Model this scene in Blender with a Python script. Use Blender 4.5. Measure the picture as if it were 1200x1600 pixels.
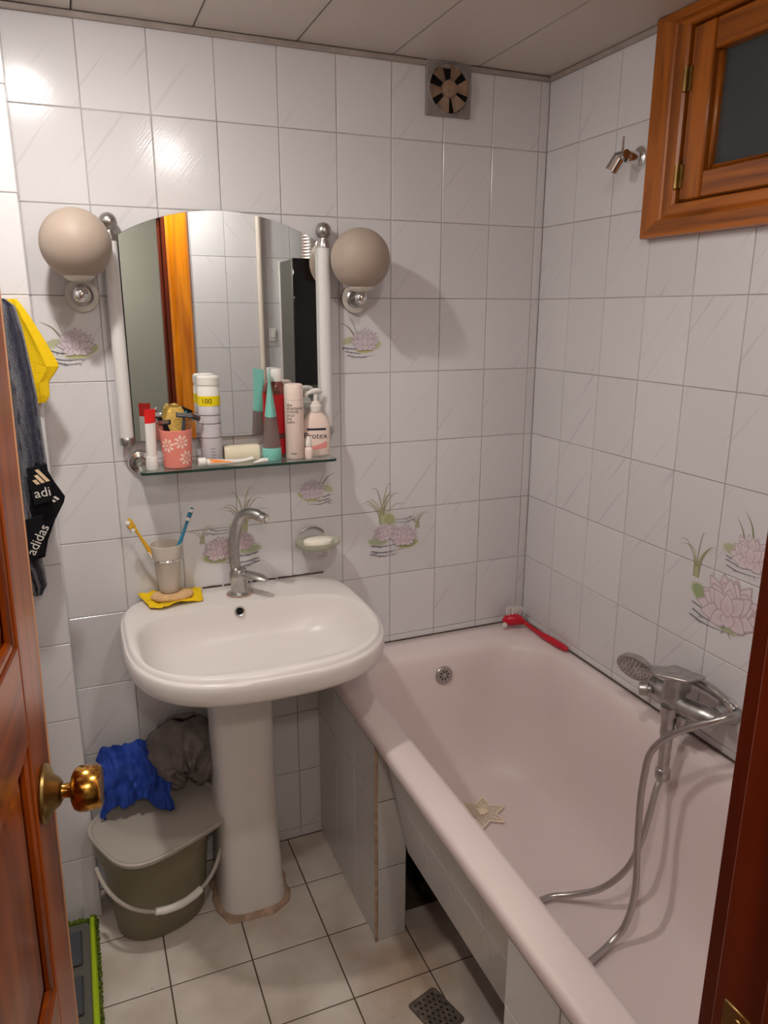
import bpy, bmesh, math, random
from mathutils import Vector, Matrix, Euler, noise
R = math.radians
PI = math.pi
random.seed(7)
for o in list(bpy.data.objects):
    bpy.data.objects.remove(o)
S = bpy.context.scene
COL = S.collection

# ------------------------------------------------------------------ camera
cam_d = bpy.data.cameras.new('camera')
cam_d.sensor_fit = 'VERTICAL'
cam_d.sensor_height = 36.0
cam_d.sensor_width = 27.0
cam_d.lens = 36.0 * 1165.1 / 1600.0
cam_d.clip_start = 0.01
cam = bpy.data.objects.new('camera', cam_d)
COL.objects.link(cam)
cam.matrix_world = (Matrix.Translation((-1.3183, -1.9716, 1.6169)) @
                    (Matrix.Rotation(-0.3921, 4, 'Z') @ Matrix.Rotation(-0.0014, 4, 'Y') @ Matrix.Rotation(1.3068, 4, 'X')))
S.camera = cam

# ------------------------------------------------------------------ world, exposure
W = bpy.data.worlds.new('world')
S.world = W
W.use_nodes = True
W.node_tree.nodes['Background'].inputs[0].default_value = (0.5, 0.55, 0.62, 1)
W.node_tree.nodes['Background'].inputs[1].default_value = 0.3
S.view_settings.view_transform = 'Standard'
S.view_settings.look = 'None'
S.view_settings.exposure = 0.0
S.view_settings.gamma = 1.0
S.view_settings.use_curve_mapping = False
BULB_NEAR = 385.0     # radiance of the bulb by the door wall
BULB_LEFT = 590.0     # radiance of the bulb on the left
HALL_FILL = 130.0       # strength of the added fill lamp in the hall

# ------------------------------------------------------------------ helpers
def srgb(r, g, b):
    f = lambda c: (c / 255 / 12.92) if c / 255 <= 0.04045 else ((c / 255 + 0.055) / 1.055) ** 2.4
    return (f(r), f(g), f(b), 1)

def newmat(name):
    m = bpy.data.materials.new(name)
    m.use_nodes = True
    nt = m.node_tree
    return m, nt, nt.nodes['Principled BSDF']

def N(nt, kind, **kw):
    n = nt.nodes.new(kind)
    for k, v in kw.items():
        setattr(n, k, v)
    return n

def mat(name, col, rough=0.5, metal=0.0, spec=0.5, var=0.0, vscale=8.0, bump=0.0, bscale=60.0,
        trans=0.0, ior=1.45, emit=None, estr=0.0, coat=0.0, sss=0.0, stretch=None, dark=None):
    m, nt, p = newmat(name)
    L = nt.links
    p.inputs['Base Color'].default_value = col
    p.inputs['Roughness'].default_value = rough
    p.inputs['Metallic'].default_value = metal
    p.inputs['Specular IOR Level'].default_value = spec
    p.inputs['Transmission Weight'].default_value = trans
    p.inputs['IOR'].default_value = ior
    p.inputs['Coat Weight'].default_value = coat
    if sss:
        p.inputs['Subsurface Weight'].default_value = sss
        p.inputs['Subsurface Radius'].default_value = (0.02, 0.015, 0.012)
    if emit:
        p.inputs['Emission Color'].default_value = emit
        p.inputs['Emission Strength'].default_value = estr
    tc = mp = None
    if var or bump:
        tc = N(nt, 'ShaderNodeTexCoord')
        mp = N(nt, 'ShaderNodeMapping')
        L.new(tc.outputs['Object'], mp.inputs['Vector'])
        if stretch:
            mp.inputs['Scale'].default_value = stretch
    if var:
        n = N(nt, 'ShaderNodeTexNoise')
        n.inputs['Scale'].default_value = vscale
        n.inputs['Detail'].default_value = 6
        L.new(mp.outputs[0], n.inputs['Vector'])
        r = N(nt, 'ShaderNodeValToRGB')
        r.color_ramp.elements[0].position = 0.35
        r.color_ramp.elements[1].position = 0.68
        d = dark if dark else tuple(c * (1 - var) for c in col[:3]) + (1,)
        r.color_ramp.elements[0].color = d
        r.color_ramp.elements[1].color = col
        L.new(n.outputs['Fac'], r.inputs['Fac'])
        L.new(r.outputs['Color'], p.inputs['Base Color'])
    if bump:
        n = N(nt, 'ShaderNodeTexNoise')
        n.inputs['Scale'].default_value = bscale
        n.inputs['Detail'].default_value = 4
        L.new(mp.outputs[0], n.inputs['Vector'])
        b = N(nt, 'ShaderNodeBump')
        b.inputs['Strength'].default_value = bump
        b.inputs['Distance'].default_value = 0.004
        L.new(n.outputs['Fac'], b.inputs['Height'])
        L.new(b.outputs['Normal'], p.inputs['Normal'])
    return m

def tile_mat(name, base, streak, rough, amount=0.55, bumps=0.25):
    """glazed ceramic with faint diagonal streaks printed and pressed into each tile"""
    m, nt, p = newmat(name)
    L = nt.links
    tc = N(nt, 'ShaderNodeTexCoord')
    oi = N(nt, 'ShaderNodeObjectInfo')
    mul = N(nt, 'ShaderNodeMath', operation='MULTIPLY')
    mul.inputs[1].default_value = 37.0
    L.new(oi.outputs['Random'], mul.inputs[0])
    cmb = N(nt, 'ShaderNodeCombineXYZ')
    L.new(mul.outputs[0], cmb.inputs['Z'])
    add = N(nt, 'ShaderNodeVectorMath', operation='ADD')
    rot = N(nt, 'ShaderNodeMapping')
    rot.inputs['Rotation'].default_value = (0, 0, R(-52))
    L.new(tc.outputs['Object'], rot.inputs['Vector'])
    sc = N(nt, 'ShaderNodeMapping')
    sc.inputs['Scale'].default_value = (2.6, 64, 1)
    L.new(rot.outputs[0], sc.inputs['Vector'])
    L.new(sc.outputs[0], add.inputs[0])
    L.new(cmb.outputs[0], add.inputs[1])
    n = N(nt, 'ShaderNodeTexNoise')
    n.inputs['Scale'].default_value = 1.0
    n.inputs['Detail'].default_value = 2.5
    L.new(add.outputs[0], n.inputs['Vector'])
    r = N(nt, 'ShaderNodeValToRGB')
    r.color_ramp.elements[0].position = 0.63
    r.color_ramp.elements[1].position = 0.72
    r.color_ramp.elements[0].color = (0, 0, 0, 1)
    r.color_ramp.elements[1].color = (amount, amount, amount, 1)
    L.new(n.outputs['Fac'], r.inputs['Fac'])
    mx = N(nt, 'ShaderNodeMix', data_type='RGBA')
    mx.inputs['A'].default_value = base
    mx.inputs['B'].default_value = streak
    L.new(r.outputs['Color'], mx.inputs['Factor'])
    hv = N(nt, 'ShaderNodeHueSaturation')
    mr = N(nt, 'ShaderNodeMapRange')
    mr.inputs['To Min'].default_value = 0.96
    mr.inputs['To Max'].default_value = 1.03
    L.new(oi.outputs['Random'], mr.inputs['Value'])
    L.new(mr.outputs[0], hv.inputs['Value'])
    L.new(mx.outputs['Result'], hv.inputs['Color'])
    L.new(hv.outputs['Color'], p.inputs['Base Color'])
    sc2 = N(nt, 'ShaderNodeMapping')
    sc2.inputs['Scale'].default_value = (12, 260, 1)
    L.new(rot.outputs[0], sc2.inputs['Vector'])
    n2 = N(nt, 'ShaderNodeTexNoise')
    n2.inputs['Scale'].default_value = 1.0
    n2.inputs['Detail'].default_value = 1.0
    L.new(sc2.outputs[0], n2.inputs['Vector'])
    b = N(nt, 'ShaderNodeBump')
    b.inputs['Strength'].default_value = bumps
    b.inputs['Distance'].default_value = 0.0006
    L.new(n2.outputs['Fac'], b.inputs['Height'])
    L.new(b.outputs['Normal'], p.inputs['Normal'])
    p.inputs['Roughness'].default_value = rough
    p.inputs['Specular IOR Level'].default_value = 0.5
    return m

def floor_mat(name):
    m, nt, p = newmat(name)
    L = nt.links
    tc = N(nt, 'ShaderNodeTexCoord')
    geo = N(nt, 'ShaderNodeNewGeometry')
    n = N(nt, 'ShaderNodeTexNoise')
    n.inputs['Scale'].default_value = 6.0
    n.inputs['Detail'].default_value = 8
    L.new(geo.outputs['Position'], n.inputs['Vector'])
    r = N(nt, 'ShaderNodeValToRGB')
    r.color_ramp.elements[0].position = 0.3
    r.color_ramp.elements[0].color = srgb(186, 172, 158)
    r.color_ramp.elements[1].position = 0.62
    r.color_ramp.elements[1].color = srgb(218, 208, 197)
    L.new(n.outputs['Fac'], r.inputs['Fac'])
    n2 = N(nt, 'ShaderNodeTexNoise')
    n2.inputs['Scale'].default_value = 90.0
    n2.inputs['Detail'].default_value = 3
    L.new(geo.outputs['Position'], n2.inputs['Vector'])
    r2 = N(nt, 'ShaderNodeValToRGB')
    r2.color_ramp.elements[0].position = 0.72
    r2.color_ramp.elements[0].color = (0, 0, 0, 1)
    r2.color_ramp.elements[1].position = 0.78
    r2.color_ramp.elements[1].color = (0.7, 0.7, 0.7, 1)
    L.new(n2.outputs['Fac'], r2.inputs['Fac'])
    mx = N(nt, 'ShaderNodeMix', data_type='RGBA')
    L.new(r2.outputs['Color'], mx.inputs['Factor'])
    L.new(r.outputs['Color'], mx.inputs['A'])
    mx.inputs['B'].default_value = srgb(60, 50, 42)
    L.new(mx.outputs['Result'], p.inputs['Base Color'])
    # rust-coloured stains around the drain and the foot of the tub wall
    dn = N(nt, 'ShaderNodeVectorMath', operation='DISTANCE')
    dn.inputs[1].default_value = (-0.675, -0.61, 0)
    L.new(geo.outputs['Position'], dn.inputs[0])
    n3 = N(nt, 'ShaderNodeTexNoise')
    n3.inputs['Scale'].default_value = 22.0
    n3.inputs['Detail'].default_value = 5
    L.new(geo.outputs['Position'], n3.inputs['Vector'])
    m3 = N(nt, 'ShaderNodeMath', operation='MULTIPLY_ADD')
    m3.inputs[1].default_value = 0.22
    L.new(n3.outputs['Fac'], m3.inputs[0])
    L.new(dn.outputs['Value'], m3.inputs[2])
    r3 = N(nt, 'ShaderNodeValToRGB')
    r3.color_ramp.elements[0].position = 0.12
    r3.color_ramp.elements[0].color = (0.55, 0.55, 0.55, 1)
    r3.color_ramp.elements[1].position = 0.30
    r3.color_ramp.elements[1].color = (0, 0, 0, 1)
    L.new(m3.outputs[0], r3.inputs['Fac'])
    mx3 = N(nt, 'ShaderNodeMix', data_type='RGBA')
    L.new(r3.outputs['Color'], mx3.inputs['Factor'])
    L.new(mx.outputs['Result'], mx3.inputs['A'])
    mx3.inputs['B'].default_value = srgb(168, 128, 92)
    L.new(mx3.outputs['Result'], p.inputs['Base Color'])
    p.inputs['Roughness'].default_value = 0.35
    return m

def wood(name, axis, c0, c1, rough=0.32, sc=14.0):
    m, nt, p = newmat(name)
    L = nt.links
    tc = N(nt, 'ShaderNodeTexCoord')
    mp = N(nt, 'ShaderNodeMapping')
    s = [sc, sc, sc]
    s[axis] = sc * 0.07
    mp.inputs['Scale'].default_value = s
    L.new(tc.outputs['Object'], mp.inputs['Vector'])
    n = N(nt, 'ShaderNodeTexNoise')
    n.inputs['Scale'].default_value = 2.2
    n.inputs['Detail'].default_value = 7
    n.inputs['Distortion'].default_value = 0.8
    L.new(mp.outputs[0], n.inputs['Vector'])
    r = N(nt, 'ShaderNodeValToRGB')
    r.color_ramp.elements[0].position = 0.32
    r.color_ramp.elements[0].color = c0
    r.color_ramp.elements[1].position = 0.60
    r.color_ramp.elements[1].color = c1
    L.new(n.outputs['Fac'], r.inputs['Fac'])
    mp2 = N(nt, 'ShaderNodeMapping')
    s2 = [9.0, 9.0, 9.0]
    s2[axis] = 3.2
    mp2.inputs['Scale'].default_value = s2
    L.new(tc.outputs['Object'], mp2.inputs['Vector'])
    vo = N(nt, 'ShaderNodeTexVoronoi')
    vo.inputs['Scale'].default_value = 1.0
    L.new(mp2.outputs[0], vo.inputs['Vector'])
    r2 = N(nt, 'ShaderNodeValToRGB')
    r2.color_ramp.elements[0].position = 0.06
    r2.color_ramp.elements[0].color = (0.75, 0.75, 0.75, 1)
    r2.color_ramp.elements[1].position = 0.14
    r2.color_ramp.elements[1].color = (0, 0, 0, 1)
    L.new(vo.outputs['Distance'], r2.inputs['Fac'])
    mx = N(nt, 'ShaderNodeMix', data_type='RGBA')
    L.new(r2.outputs['Color'], mx.inputs['Factor'])
    L.new(r.outputs['Color'], mx.inputs['A'])
    mx.inputs['B'].default_value = tuple(c * 0.35 for c in c0[:3]) + (1,)
    L.new(mx.outputs['Result'], p.inputs['Base Color'])
    p.inputs['Roughness'].default_value = rough
    p.inputs['Coat Weight'].default_value = 0.12
    p.inputs['Coat Roughness'].default_value = 0.15
    return m

def col_mat(name, rough=0.25):
    """flat print: reads the colours of the printed motif"""
    m, nt, p = newmat(name)
    a = N(nt, 'ShaderNodeVertexColor')
    a.layer_name = 'ink'
    nt.links.new(a.outputs['Color'], p.inputs['Base Color'])
    p.inputs['Roughness'].default_value = rough
    return m

M = {}
M['tile'] = tile_mat('wall_tile_glaze', srgb(221, 218, 219), srgb(188, 182, 190), 0.16, 0.40)
M['tile_r'] = M['tile']
M['tile_dim'] = tile_mat('surround_tile_glaze', srgb(205, 203, 200), srgb(180, 176, 176), 0.2, 0.4)
M['floor_tile'] = floor_mat('floor_tile_glaze')
M['grout'] = mat('wall_grout', srgb(186, 180, 176), 0.9, var=0.42, vscale=7)
M['grout_dark'] = mat('floor_grout', srgb(98, 80, 64), 0.9, var=0.4, vscale=30)
M['ceil'] = mat('ceiling_plastic', srgb(206, 196, 187), 0.45, var=0.05, vscale=3)
M['ceil_trim'] = mat('ceiling_trim_plastic', srgb(176, 164, 156), 0.5, var=0.25, vscale=14)
M['gap'] = mat('dark_gap', srgb(40, 34, 30), 0.9)
M['paint'] = mat('hall_paint', srgb(190, 190, 182), 0.7, var=0.06, vscale=2)
M['wood_z'] = wood('pine_upright', 2, srgb(110, 54, 8), srgb(176, 98, 18))
M['wood_y'] = wood('pine_along', 1, srgb(110, 54, 8), srgb(176, 98, 18))
M['door_z'] = wood('door_pine_upright', 2, srgb(114, 44, 7), srgb(172, 80, 14), 0.3)
M['door_y'] = wood('door_pine_rail', 1, srgb(114, 44, 7), srgb(172, 80, 14), 0.3)
M['door_pale'] = wood('door_pine_edge', 2, srgb(206, 140, 92), srgb(228, 170, 122), 0.4)
M['jamb'] = wood('jamb_pine', 2, srgb(176, 88, 4), srgb(232, 140, 8), 0.3)
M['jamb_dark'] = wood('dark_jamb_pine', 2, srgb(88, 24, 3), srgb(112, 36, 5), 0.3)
M['porc'] = mat('white_porcelain', srgb(228, 221, 217), 0.28, spec=0.45)
M['tub'] = mat('bathtub_enamel', srgb(228, 212, 209), 0.34, spec=0.35, var=0.05, vscale=3)
M['chrome'] = mat('worn_chrome', (0.60, 0.58, 0.56, 1), 0.34, 1.0, var=0.3, vscale=40, bump=0.05, bscale=120)
M['chrome2'] = mat('bright_chrome', (0.75, 0.74, 0.73, 1), 0.12, 1.0)
M['satin'] = mat('satin_nickel', (0.50, 0.48, 0.46, 1), 0.3, 1.0)
M['white'] = mat('white_plastic', srgb(232, 226, 220), 0.35)
M['white_tube'] = mat('white_enamel_tube', srgb(226, 222, 220), 0.25)
M['globe'] = mat('frosted_globe_glass', srgb(170, 153, 139), 0.5, spec=0.4, sss=0.15)
M['collar'] = mat('ivory_collar', srgb(220, 213, 203), 0.3, var=0.1, vscale=40)
M['mirror'] = mat('mirror_silver', (0.86, 0.89, 0.88, 1), 0.0, 1.0)
M['glass'] = mat('clear_shelf_glass', (0.82, 0.93, 0.90, 1), 0.03, trans=1.0, ior=1.48)
M['glass_edge'] = mat('green_glass_edge', srgb(40, 74, 62), 0.15, trans=0.3)
M['frost'] = mat('frosted_cup_glass', srgb(236, 226, 214), 0.4, trans=0.45, ior=1.2)
M['dish'] = mat('pressed_dish_glass', srgb(226, 226, 208), 0.15, trans=0.6, ior=1.3)
M['pane'] = mat('frosted_window_glass', srgb(150, 156, 158), 0.38, trans=0.85, ior=1.3, bump=0.3, bscale=180)
M['yellow_cloth'] = mat('yellow_cloth', srgb(246, 204, 6), 0.8, var=0.18, vscale=30, bump=0.4, bscale=180)
M['yellow_towel'] = mat('yellow_fabric', srgb(248, 206, 0), 0.8, var=0.1, vscale=12, bump=0.3, bscale=300)
M['black_towel'] = mat('navy_black_terry', srgb(62, 62, 80), 0.95, spec=0.1, var=0.4, vscale=90, bump=1.0, bscale=420)
M['black_towel'].node_tree.nodes['Principled BSDF'].inputs['Sheen Weight'].default_value = 0.7
M['black_towel'].node_tree.nodes['Principled BSDF'].inputs['Sheen Roughness'].default_value = 0.4
M['black_fab'] = mat('black_woven_band', srgb(26, 25, 28), 0.85, spec=0.15, var=0.3, vscale=60, bump=0.4, bscale=300)
M['blue_cloth'] = mat('blue_cloth', srgb(36, 72, 172), 0.75, var=0.35, vscale=22, bump=0.3, bscale=200)
M['grey_cloth'] = mat('grey_cloth', srgb(126, 116, 112), 0.9, var=0.3, vscale=25, bump=0.5, bscale=200)
M['bucket'] = mat('translucent_grey_plastic', srgb(150, 142, 118), 0.35, trans=0.22, ior=1.3, var=0.06, vscale=5)
M['lid'] = mat('milky_lid_plastic', srgb(206, 196, 184), 0.3, trans=0.3, ior=1.3)
M['lime'] = mat('lime_plastic', srgb(168, 196, 20), 0.5)
M['fringe'] = mat('green_microfibre', srgb(104, 122, 30), 0.95, var=0.5, vscale=80)
M['mop_grey'] = mat('mop_grey_plastic', srgb(98, 96, 86), 0.5)
M['brass'] = mat('worn_brass', srgb(236, 178, 84), 0.2, 1.0, var=0.75, vscale=90, dark=srgb(132, 84, 34))
M['brass_dull'] = mat('dull_brass', srgb(168, 140, 84), 0.38, 1.0, var=0.3, vscale=30)
M['red'] = mat('red_plastic', srgb(196, 20, 44), 0.3)
M['bristle'] = mat('clear_bristle', srgb(226, 216, 212), 0.4)
M['rubber'] = mat('cream_rubber', srgb(238, 220, 194), 0.6)
M['drain'] = mat('grimy_steel', srgb(150, 136, 124), 0.45, 0.6, var=0.5, vscale=60)
M['hole'] = mat('drain_hole', srgb(14, 11, 9), 0.9)
M['fan_plate'] = mat('dusty_grey_plastic', srgb(150, 142, 136), 0.5, var=0.2, vscale=20)
M['fan_blade'] = mat('dusty_brown_plastic', srgb(160, 132, 108), 0.6, var=0.3, vscale=25)
M['caulk'] = mat('stained_caulk', srgb(196, 164, 140), 0.8, var=0.4, vscale=50)
M['stain'] = mat('grimy_silicone', srgb(104, 90, 78), 0.8, var=0.4, vscale=60)
M['pink'] = mat('salmon_pink_plastic', srgb(238, 140, 126), 0.4)
M['cream_print'] = mat('cream_flower_print', srgb(250, 216, 200), 0.5)
M['teal'] = mat('teal_plastic', srgb(132, 206, 192), 0.35)
M['tealclear'] = mat('smoky_clear_plastic', srgb(168, 152, 148), 0.08, trans=0.55, ior=1.3)
M['redlabel'] = mat('red_label', srgb(206, 30, 40), 0.35)
M['wine'] = mat('clear_wine_plastic', srgb(190, 120, 110), 0.1, trans=0.7, ior=1.3)
M['black_pl'] = mat('black_plastic', srgb(30, 30, 34), 0.35)
M['grey_pl'] = mat('dark_grey_plastic', srgb(74, 76, 84), 0.35)
M['steel'] = mat('razor_steel', (0.7, 0.7, 0.72, 1), 0.2, 1.0)
M['cyan'] = mat('sky_blue_grip', srgb(84, 180, 208), 0.4)
M['loofah'] = mat('yellow_loofah', srgb(248, 204, 108), 0.9, var=0.3, vscale=90, bump=1.0, bscale=220)
M['tan'] = mat('tan_wood_handle', srgb(200, 140, 84), 0.5, var=0.2, vscale=30)
M['sponge'] = mat('beige_sponge', srgb(232, 190, 138), 0.9, var=0.2, vscale=60, bump=0.8, bscale=180)
M['cream_soap'] = mat('cream_box_card', srgb(236, 222, 196), 0.6, var=0.06, vscale=20)
M['soap'] = mat('white_soap', srgb(246, 238, 224), 0.4, sss=0.2)
M['lab_yellow'] = mat('yellow_label', srgb(240, 214, 0), 0.4)
M['lab_lilac'] = mat('pale_grey_label', srgb(206, 200, 204), 0.4)
M['ink'] = mat('black_ink', srgb(30, 28, 34), 0.5)
M['ink_grey'] = mat('grey_ink', srgb(96, 92, 92), 0.5)
M['ink_navy'] = mat('navy_ink', srgb(32, 28, 58), 0.5)
M['ink_white'] = mat('white_ink', srgb(226, 220, 210), 0.6)
M['ink_sand'] = mat('sand_ink', srgb(232, 204, 164), 0.6)
M['ink_pink'] = mat('pink_ink', srgb(236, 150, 146), 0.4)
M['orange'] = mat('orange_print', srgb(240, 140, 40), 0.4)
M['tp_red'] = mat('red_tube_print', srgb(220, 34, 30), 0.3)
M['pumpbody'] = mat('pale_peach_plastic', srgb(240, 218, 206), 0.3)
M['brush_y'] = mat('amber_brush_plastic', srgb(226, 174, 44), 0.3)
M['brush_b'] = mat('blue_brush_plastic', srgb(52, 128, 158), 0.3)
M['pipe'] = mat('cream_painted_pipe', srgb(232, 218, 204), 0.4)
M['heater'] = mat('black_glass_front', srgb(20, 19, 20), 0.08)
M['heater_side'] = mat('grey_steel_casing', srgb(110, 110, 104), 0.45, 0.3)
M['foil'] = mat('aluminium_duct_foil', (0.75, 0.73, 0.7, 1), 0.28, 1.0)
M['ink_col'] = col_mat('lotus_print_ink')
M['shaft'] = mat('shaft_plaster', srgb(120, 128, 134), 0.9)

def tag(o, label=None, cat=None, group=None, kind=None):
    if label: o['label'] = label
    if cat: o['category'] = cat
    if group: o['group'] = group
    if kind: o['kind'] = kind
    return o

def thing(name, label, cat, loc, group=None, kind=None):
    o = bpy.data.objects.new(name, None)
    o.empty_display_size = 0.05
    o.location = loc
    COL.objects.link(o)
    return tag(o, label, cat, group, kind)

class MB:
    """collects world-space geometry for ONE mesh object; root is the thing it belongs to"""
    def __init__(s, root=None, loc=None):
        s.root = root
        s.o = Vector(loc) if loc is not None else (root.location.copy() if root is not None else Vector((0, 0, 0)))
        s.isthing = loc is not None
        s.V, s.F, s.mi = [], [], []
        s.M = Matrix()
        s.colors = None
    def v(s, p):
        s.V.append(s.M @ Vector(p))
        return len(s.V) - 1
    def f(s, ids, m=0):
        s.F.append(tuple(ids)); s.mi.append(m)
    def box(s, lo, hi, c=0.0, m=0):
        x0, y0, z0 = lo; x1, y1, z1 = hi
        if c <= 0:
            i = [s.v(p) for p in ((x0,y0,z0),(x1,y0,z0),(x1,y1,z0),(x0,y1,z0),(x0,y0,z1),(x1,y0,z1),(x1,y1,z1),(x0,y1,z1))]
            for q in ((0,3,2,1),(4,5,6,7),(0,1,5,4),(1,2,6,5),(2,3,7,6),(3,0,4,7)):
                s.f([i[k] for k in q], m)
            return
        idx = {}
        for sx in (0, 1):
            for sy in (0, 1):
                for sz in (0, 1):
                    X = (x0, x1)[sx]; Y = (y0, y1)[sy]; Z = (z0, z1)[sz]
                    dx = c * (1 - 2*sx); dy = c * (1 - 2*sy); dz = c * (1 - 2*sz)
                    idx[(sx,sy,sz,0)] = s.v((X, Y+dy, Z+dz))
                    idx[(sx,sy,sz,1)] = s.v((X+dx, Y, Z+dz))
                    idx[(sx,sy,sz,2)] = s.v((X+dx, Y+dy, Z))
                    s.f([idx[(sx,sy,sz,k)] for k in (0,1,2)], m)
        for sgn in (0, 1):
            s.f([idx[(sgn,a,b,0)] for a, b in ((0,0),(1,0),(1,1),(0,1))], m)
            s.f([idx[(a,sgn,b,1)] for a, b in ((0,0),(1,0),(1,1),(0,1))], m)
            s.f([idx[(a,b,sgn,2)] for a, b in ((0,0),(1,0),(1,1),(0,1))], m)
            for t in (0, 1):
                s.f([idx[(sgn,t,0,0)], idx[(sgn,t,1,0)], idx[(sgn,t,1,1)], idx[(sgn,t,0,1)]], m)
                s.f([idx[(sgn,0,t,0)], idx[(sgn,1,t,0)], idx[(sgn,1,t,2)], idx[(sgn,0,t,2)]], m)
                s.f([idx[(0,sgn,t,1)], idx[(1,sgn,t,1)], idx[(1,sgn,t,2)], idx[(0,sgn,t,2)]], m)
    def loft(s, rings, closed=True, cap0=True, cap1=True, m=0, mfun=None):
        I = [[s.v(p) for p in r] for r in rings]
        n = len(I[0])
        for a in range(len(I) - 1):
            for k in range(n if closed else n - 1):
                k2 = (k + 1) % n
                s.f([I[a][k], I[a][k2], I[a+1][k2], I[a+1][k]], mfun(a) if mfun else m)
        if cap0: s.f(list(reversed(I[0])), mfun(0) if mfun else m)
        if cap1: s.f(I[-1], mfun(len(I)-2) if mfun else m)
        return I
    def lathe(s, prof, n=24, m=0, cap0=True, cap1=True, at=(0,0,0), mfun=None, axis=None):
        rot = Matrix()
        if axis is not None:
            rot = Vector((0,0,1)).rotation_difference(Vector(axis).normalized()).to_matrix().to_4x4()
        T = Matrix.Translation(at) @ rot
        rings = [[T @ Vector((r*math.cos(2*PI*k/n), r*math.sin(2*PI*k/n), z)) for k in range(n)] for r, z in prof]
        return s.loft(rings, True, cap0, cap1, m, mfun)
    def tube(s, pts, r, n=10, m=0, cap=True, flat=None):
        pts = [Vector(p) for p in pts]
        rings = []
        t = (pts[1] - pts[0]).normalized()
        up = Vector((0,0,1)) if abs(t.z) < 0.9 else Vector((1,0,0))
        u = (up - t * up.dot(t)).normalized()
        for i, p in enumerate(pts):
            if i == 0: t2 = pts[1] - pts[0]
            elif i == len(pts) - 1: t2 = pts[-1] - pts[-2]
            else: t2 = pts[i+1] - pts[i-1]
            t2.normalize()
            u = (u - t2 * u.dot(t2)).normalized()
            w = t2.cross(u)
            rr = r[i] if isinstance(r, (list, tuple)) else r
            fl = flat if flat else 1.0
            rings.append([p + u * (rr*math.cos(2*PI*k/n)) + w * (rr*fl*math.sin(2*PI*k/n)) for k in range(n)])
        return s.loft(rings, True, cap, cap, m)
    def sphere(s, c, r, n=24, h=14, m=0, sq=(1,1,1)):
        prof = [(max(1e-5, math.sin(PI*k/h)), -math.cos(PI*k/h)) for k in range(h+1)]
        rings = [[(c[0]+r*sq[0]*a*math.cos(2*PI*k/n), c[1]+r*sq[1]*a*math.sin(2*PI*k/n), c[2]+r*sq[2]*z) for k in range(n)] for a, z in prof]
        s.loft(rings, True, True, True, m)
    def build(s, name, mats, parent=None, smooth=True, ang=38, kind=None, recalc=True):
        me = bpy.data.meshes.new(name)
        me.from_pydata([tuple(p - s.o) for p in s.V], [], s.F)
        for mm in (mats if isinstance(mats, (list, tuple)) else [mats]):
            me.materials.append(M[mm] if isinstance(mm, str) else mm)
        if len(me.materials) > 1:
            me.polygons.foreach_set('material_index', s.mi)
        if s.colors:
            ca = me.color_attributes.new('ink', 'FLOAT_COLOR', 'CORNER')
            li = 0
            for fc in s.F:
                for vi in fc:
                    ca.data[li].color = s.colors[vi]
                    li += 1
        if recalc:
            bm = bmesh.new(); bm.from_mesh(me)
            bmesh.ops.recalc_face_normals(bm, faces=bm.faces)
            bm.to_mesh(me); bm.free()
        if smooth:
            me.shade_smooth()
            me.set_sharp_from_angle(angle=R(ang))
        o = bpy.data.objects.new(name, me)
        COL.objects.link(o)
        p = parent if parent is not None else (s.root if not s.isthing else None)
        if p is not None:
            o.parent = p
        elif s.isthing:
            o.location = s.o
        if kind: o['kind'] = kind
        return o

def smooth_path(pts, n=8):
    """Catmull-Rom through the points"""
    P = [Vector(p) for p in pts]
    P = [P[0]*2 - P[1]] + P + [P[-1]*2 - P[-2]]
    out = []
    for i in range(1, len(P) - 2):
        for k in range(n):
            t = k / n
            a, b, c, d = P[i-1], P[i], P[i+1], P[i+2]
            out.append(0.5*((2*b) + (c-a)*t + (2*a-5*b+4*c-d)*t*t + (3*b-a-3*c+d)*t**3))
    out.append(P[-2])
    return out

def text_mb(mb, body, size, place, m=0, align='CENTER'):
    """lettering as flat geometry; place(x, y) gives the point on the surface"""
    cu = bpy.data.curves.new('lettering', 'FONT')
    cu.body = body; cu.size = size; cu.align_x = align; cu.resolution_u = 3
    ob = bpy.data.objects.new('lettering', cu)
    COL.objects.link(ob)
    dg = bpy.context.evaluated_depsgraph_get()
    me = bpy.data.meshes.new_from_object(ob.evaluated_get(dg))
    b0 = len(mb.V)
    for v in me.vertices:
        mb.v(place(v.co.x, v.co.y))
    for p in me.polygons:
        mb.f([b0 + k for k in p.vertices], m)
    bpy.data.objects.remove(ob); bpy.data.curves.remove(cu); bpy.data.meshes.remove(me)

def rrect(x0, x1, y0, y1, r, z, n=8):
    pts = []
    for cx, cy, a0 in ((x1-r, y1-r, 0), (x0+r, y1-r, 90), (x0+r, y0+r, 180), (x1-r, y0+r, 270)):
        for k in range(n + 1):
            a = R(a0 + 90*k/n)
            pts.append((cx + r*math.cos(a), cy + r*math.sin(a), z))
    return pts

def supell(cx, cy, a, bf, bb, ef, eb, z, n=72):
    pts = []
    for k in range(n):
        t = 2*PI*k/n
        c, s_ = math.cos(t), math.sin(t)
        e = eb if s_ > 0 else ef
        b = bb if s_ > 0 else bf
        # polar form keeps the points evenly spread
        rr = (abs(c/a)**e + abs(s_/b)**e) ** (-1/e)
        pts.append((cx + rr*c, cy + rr*s_, z))
    return pts

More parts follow.
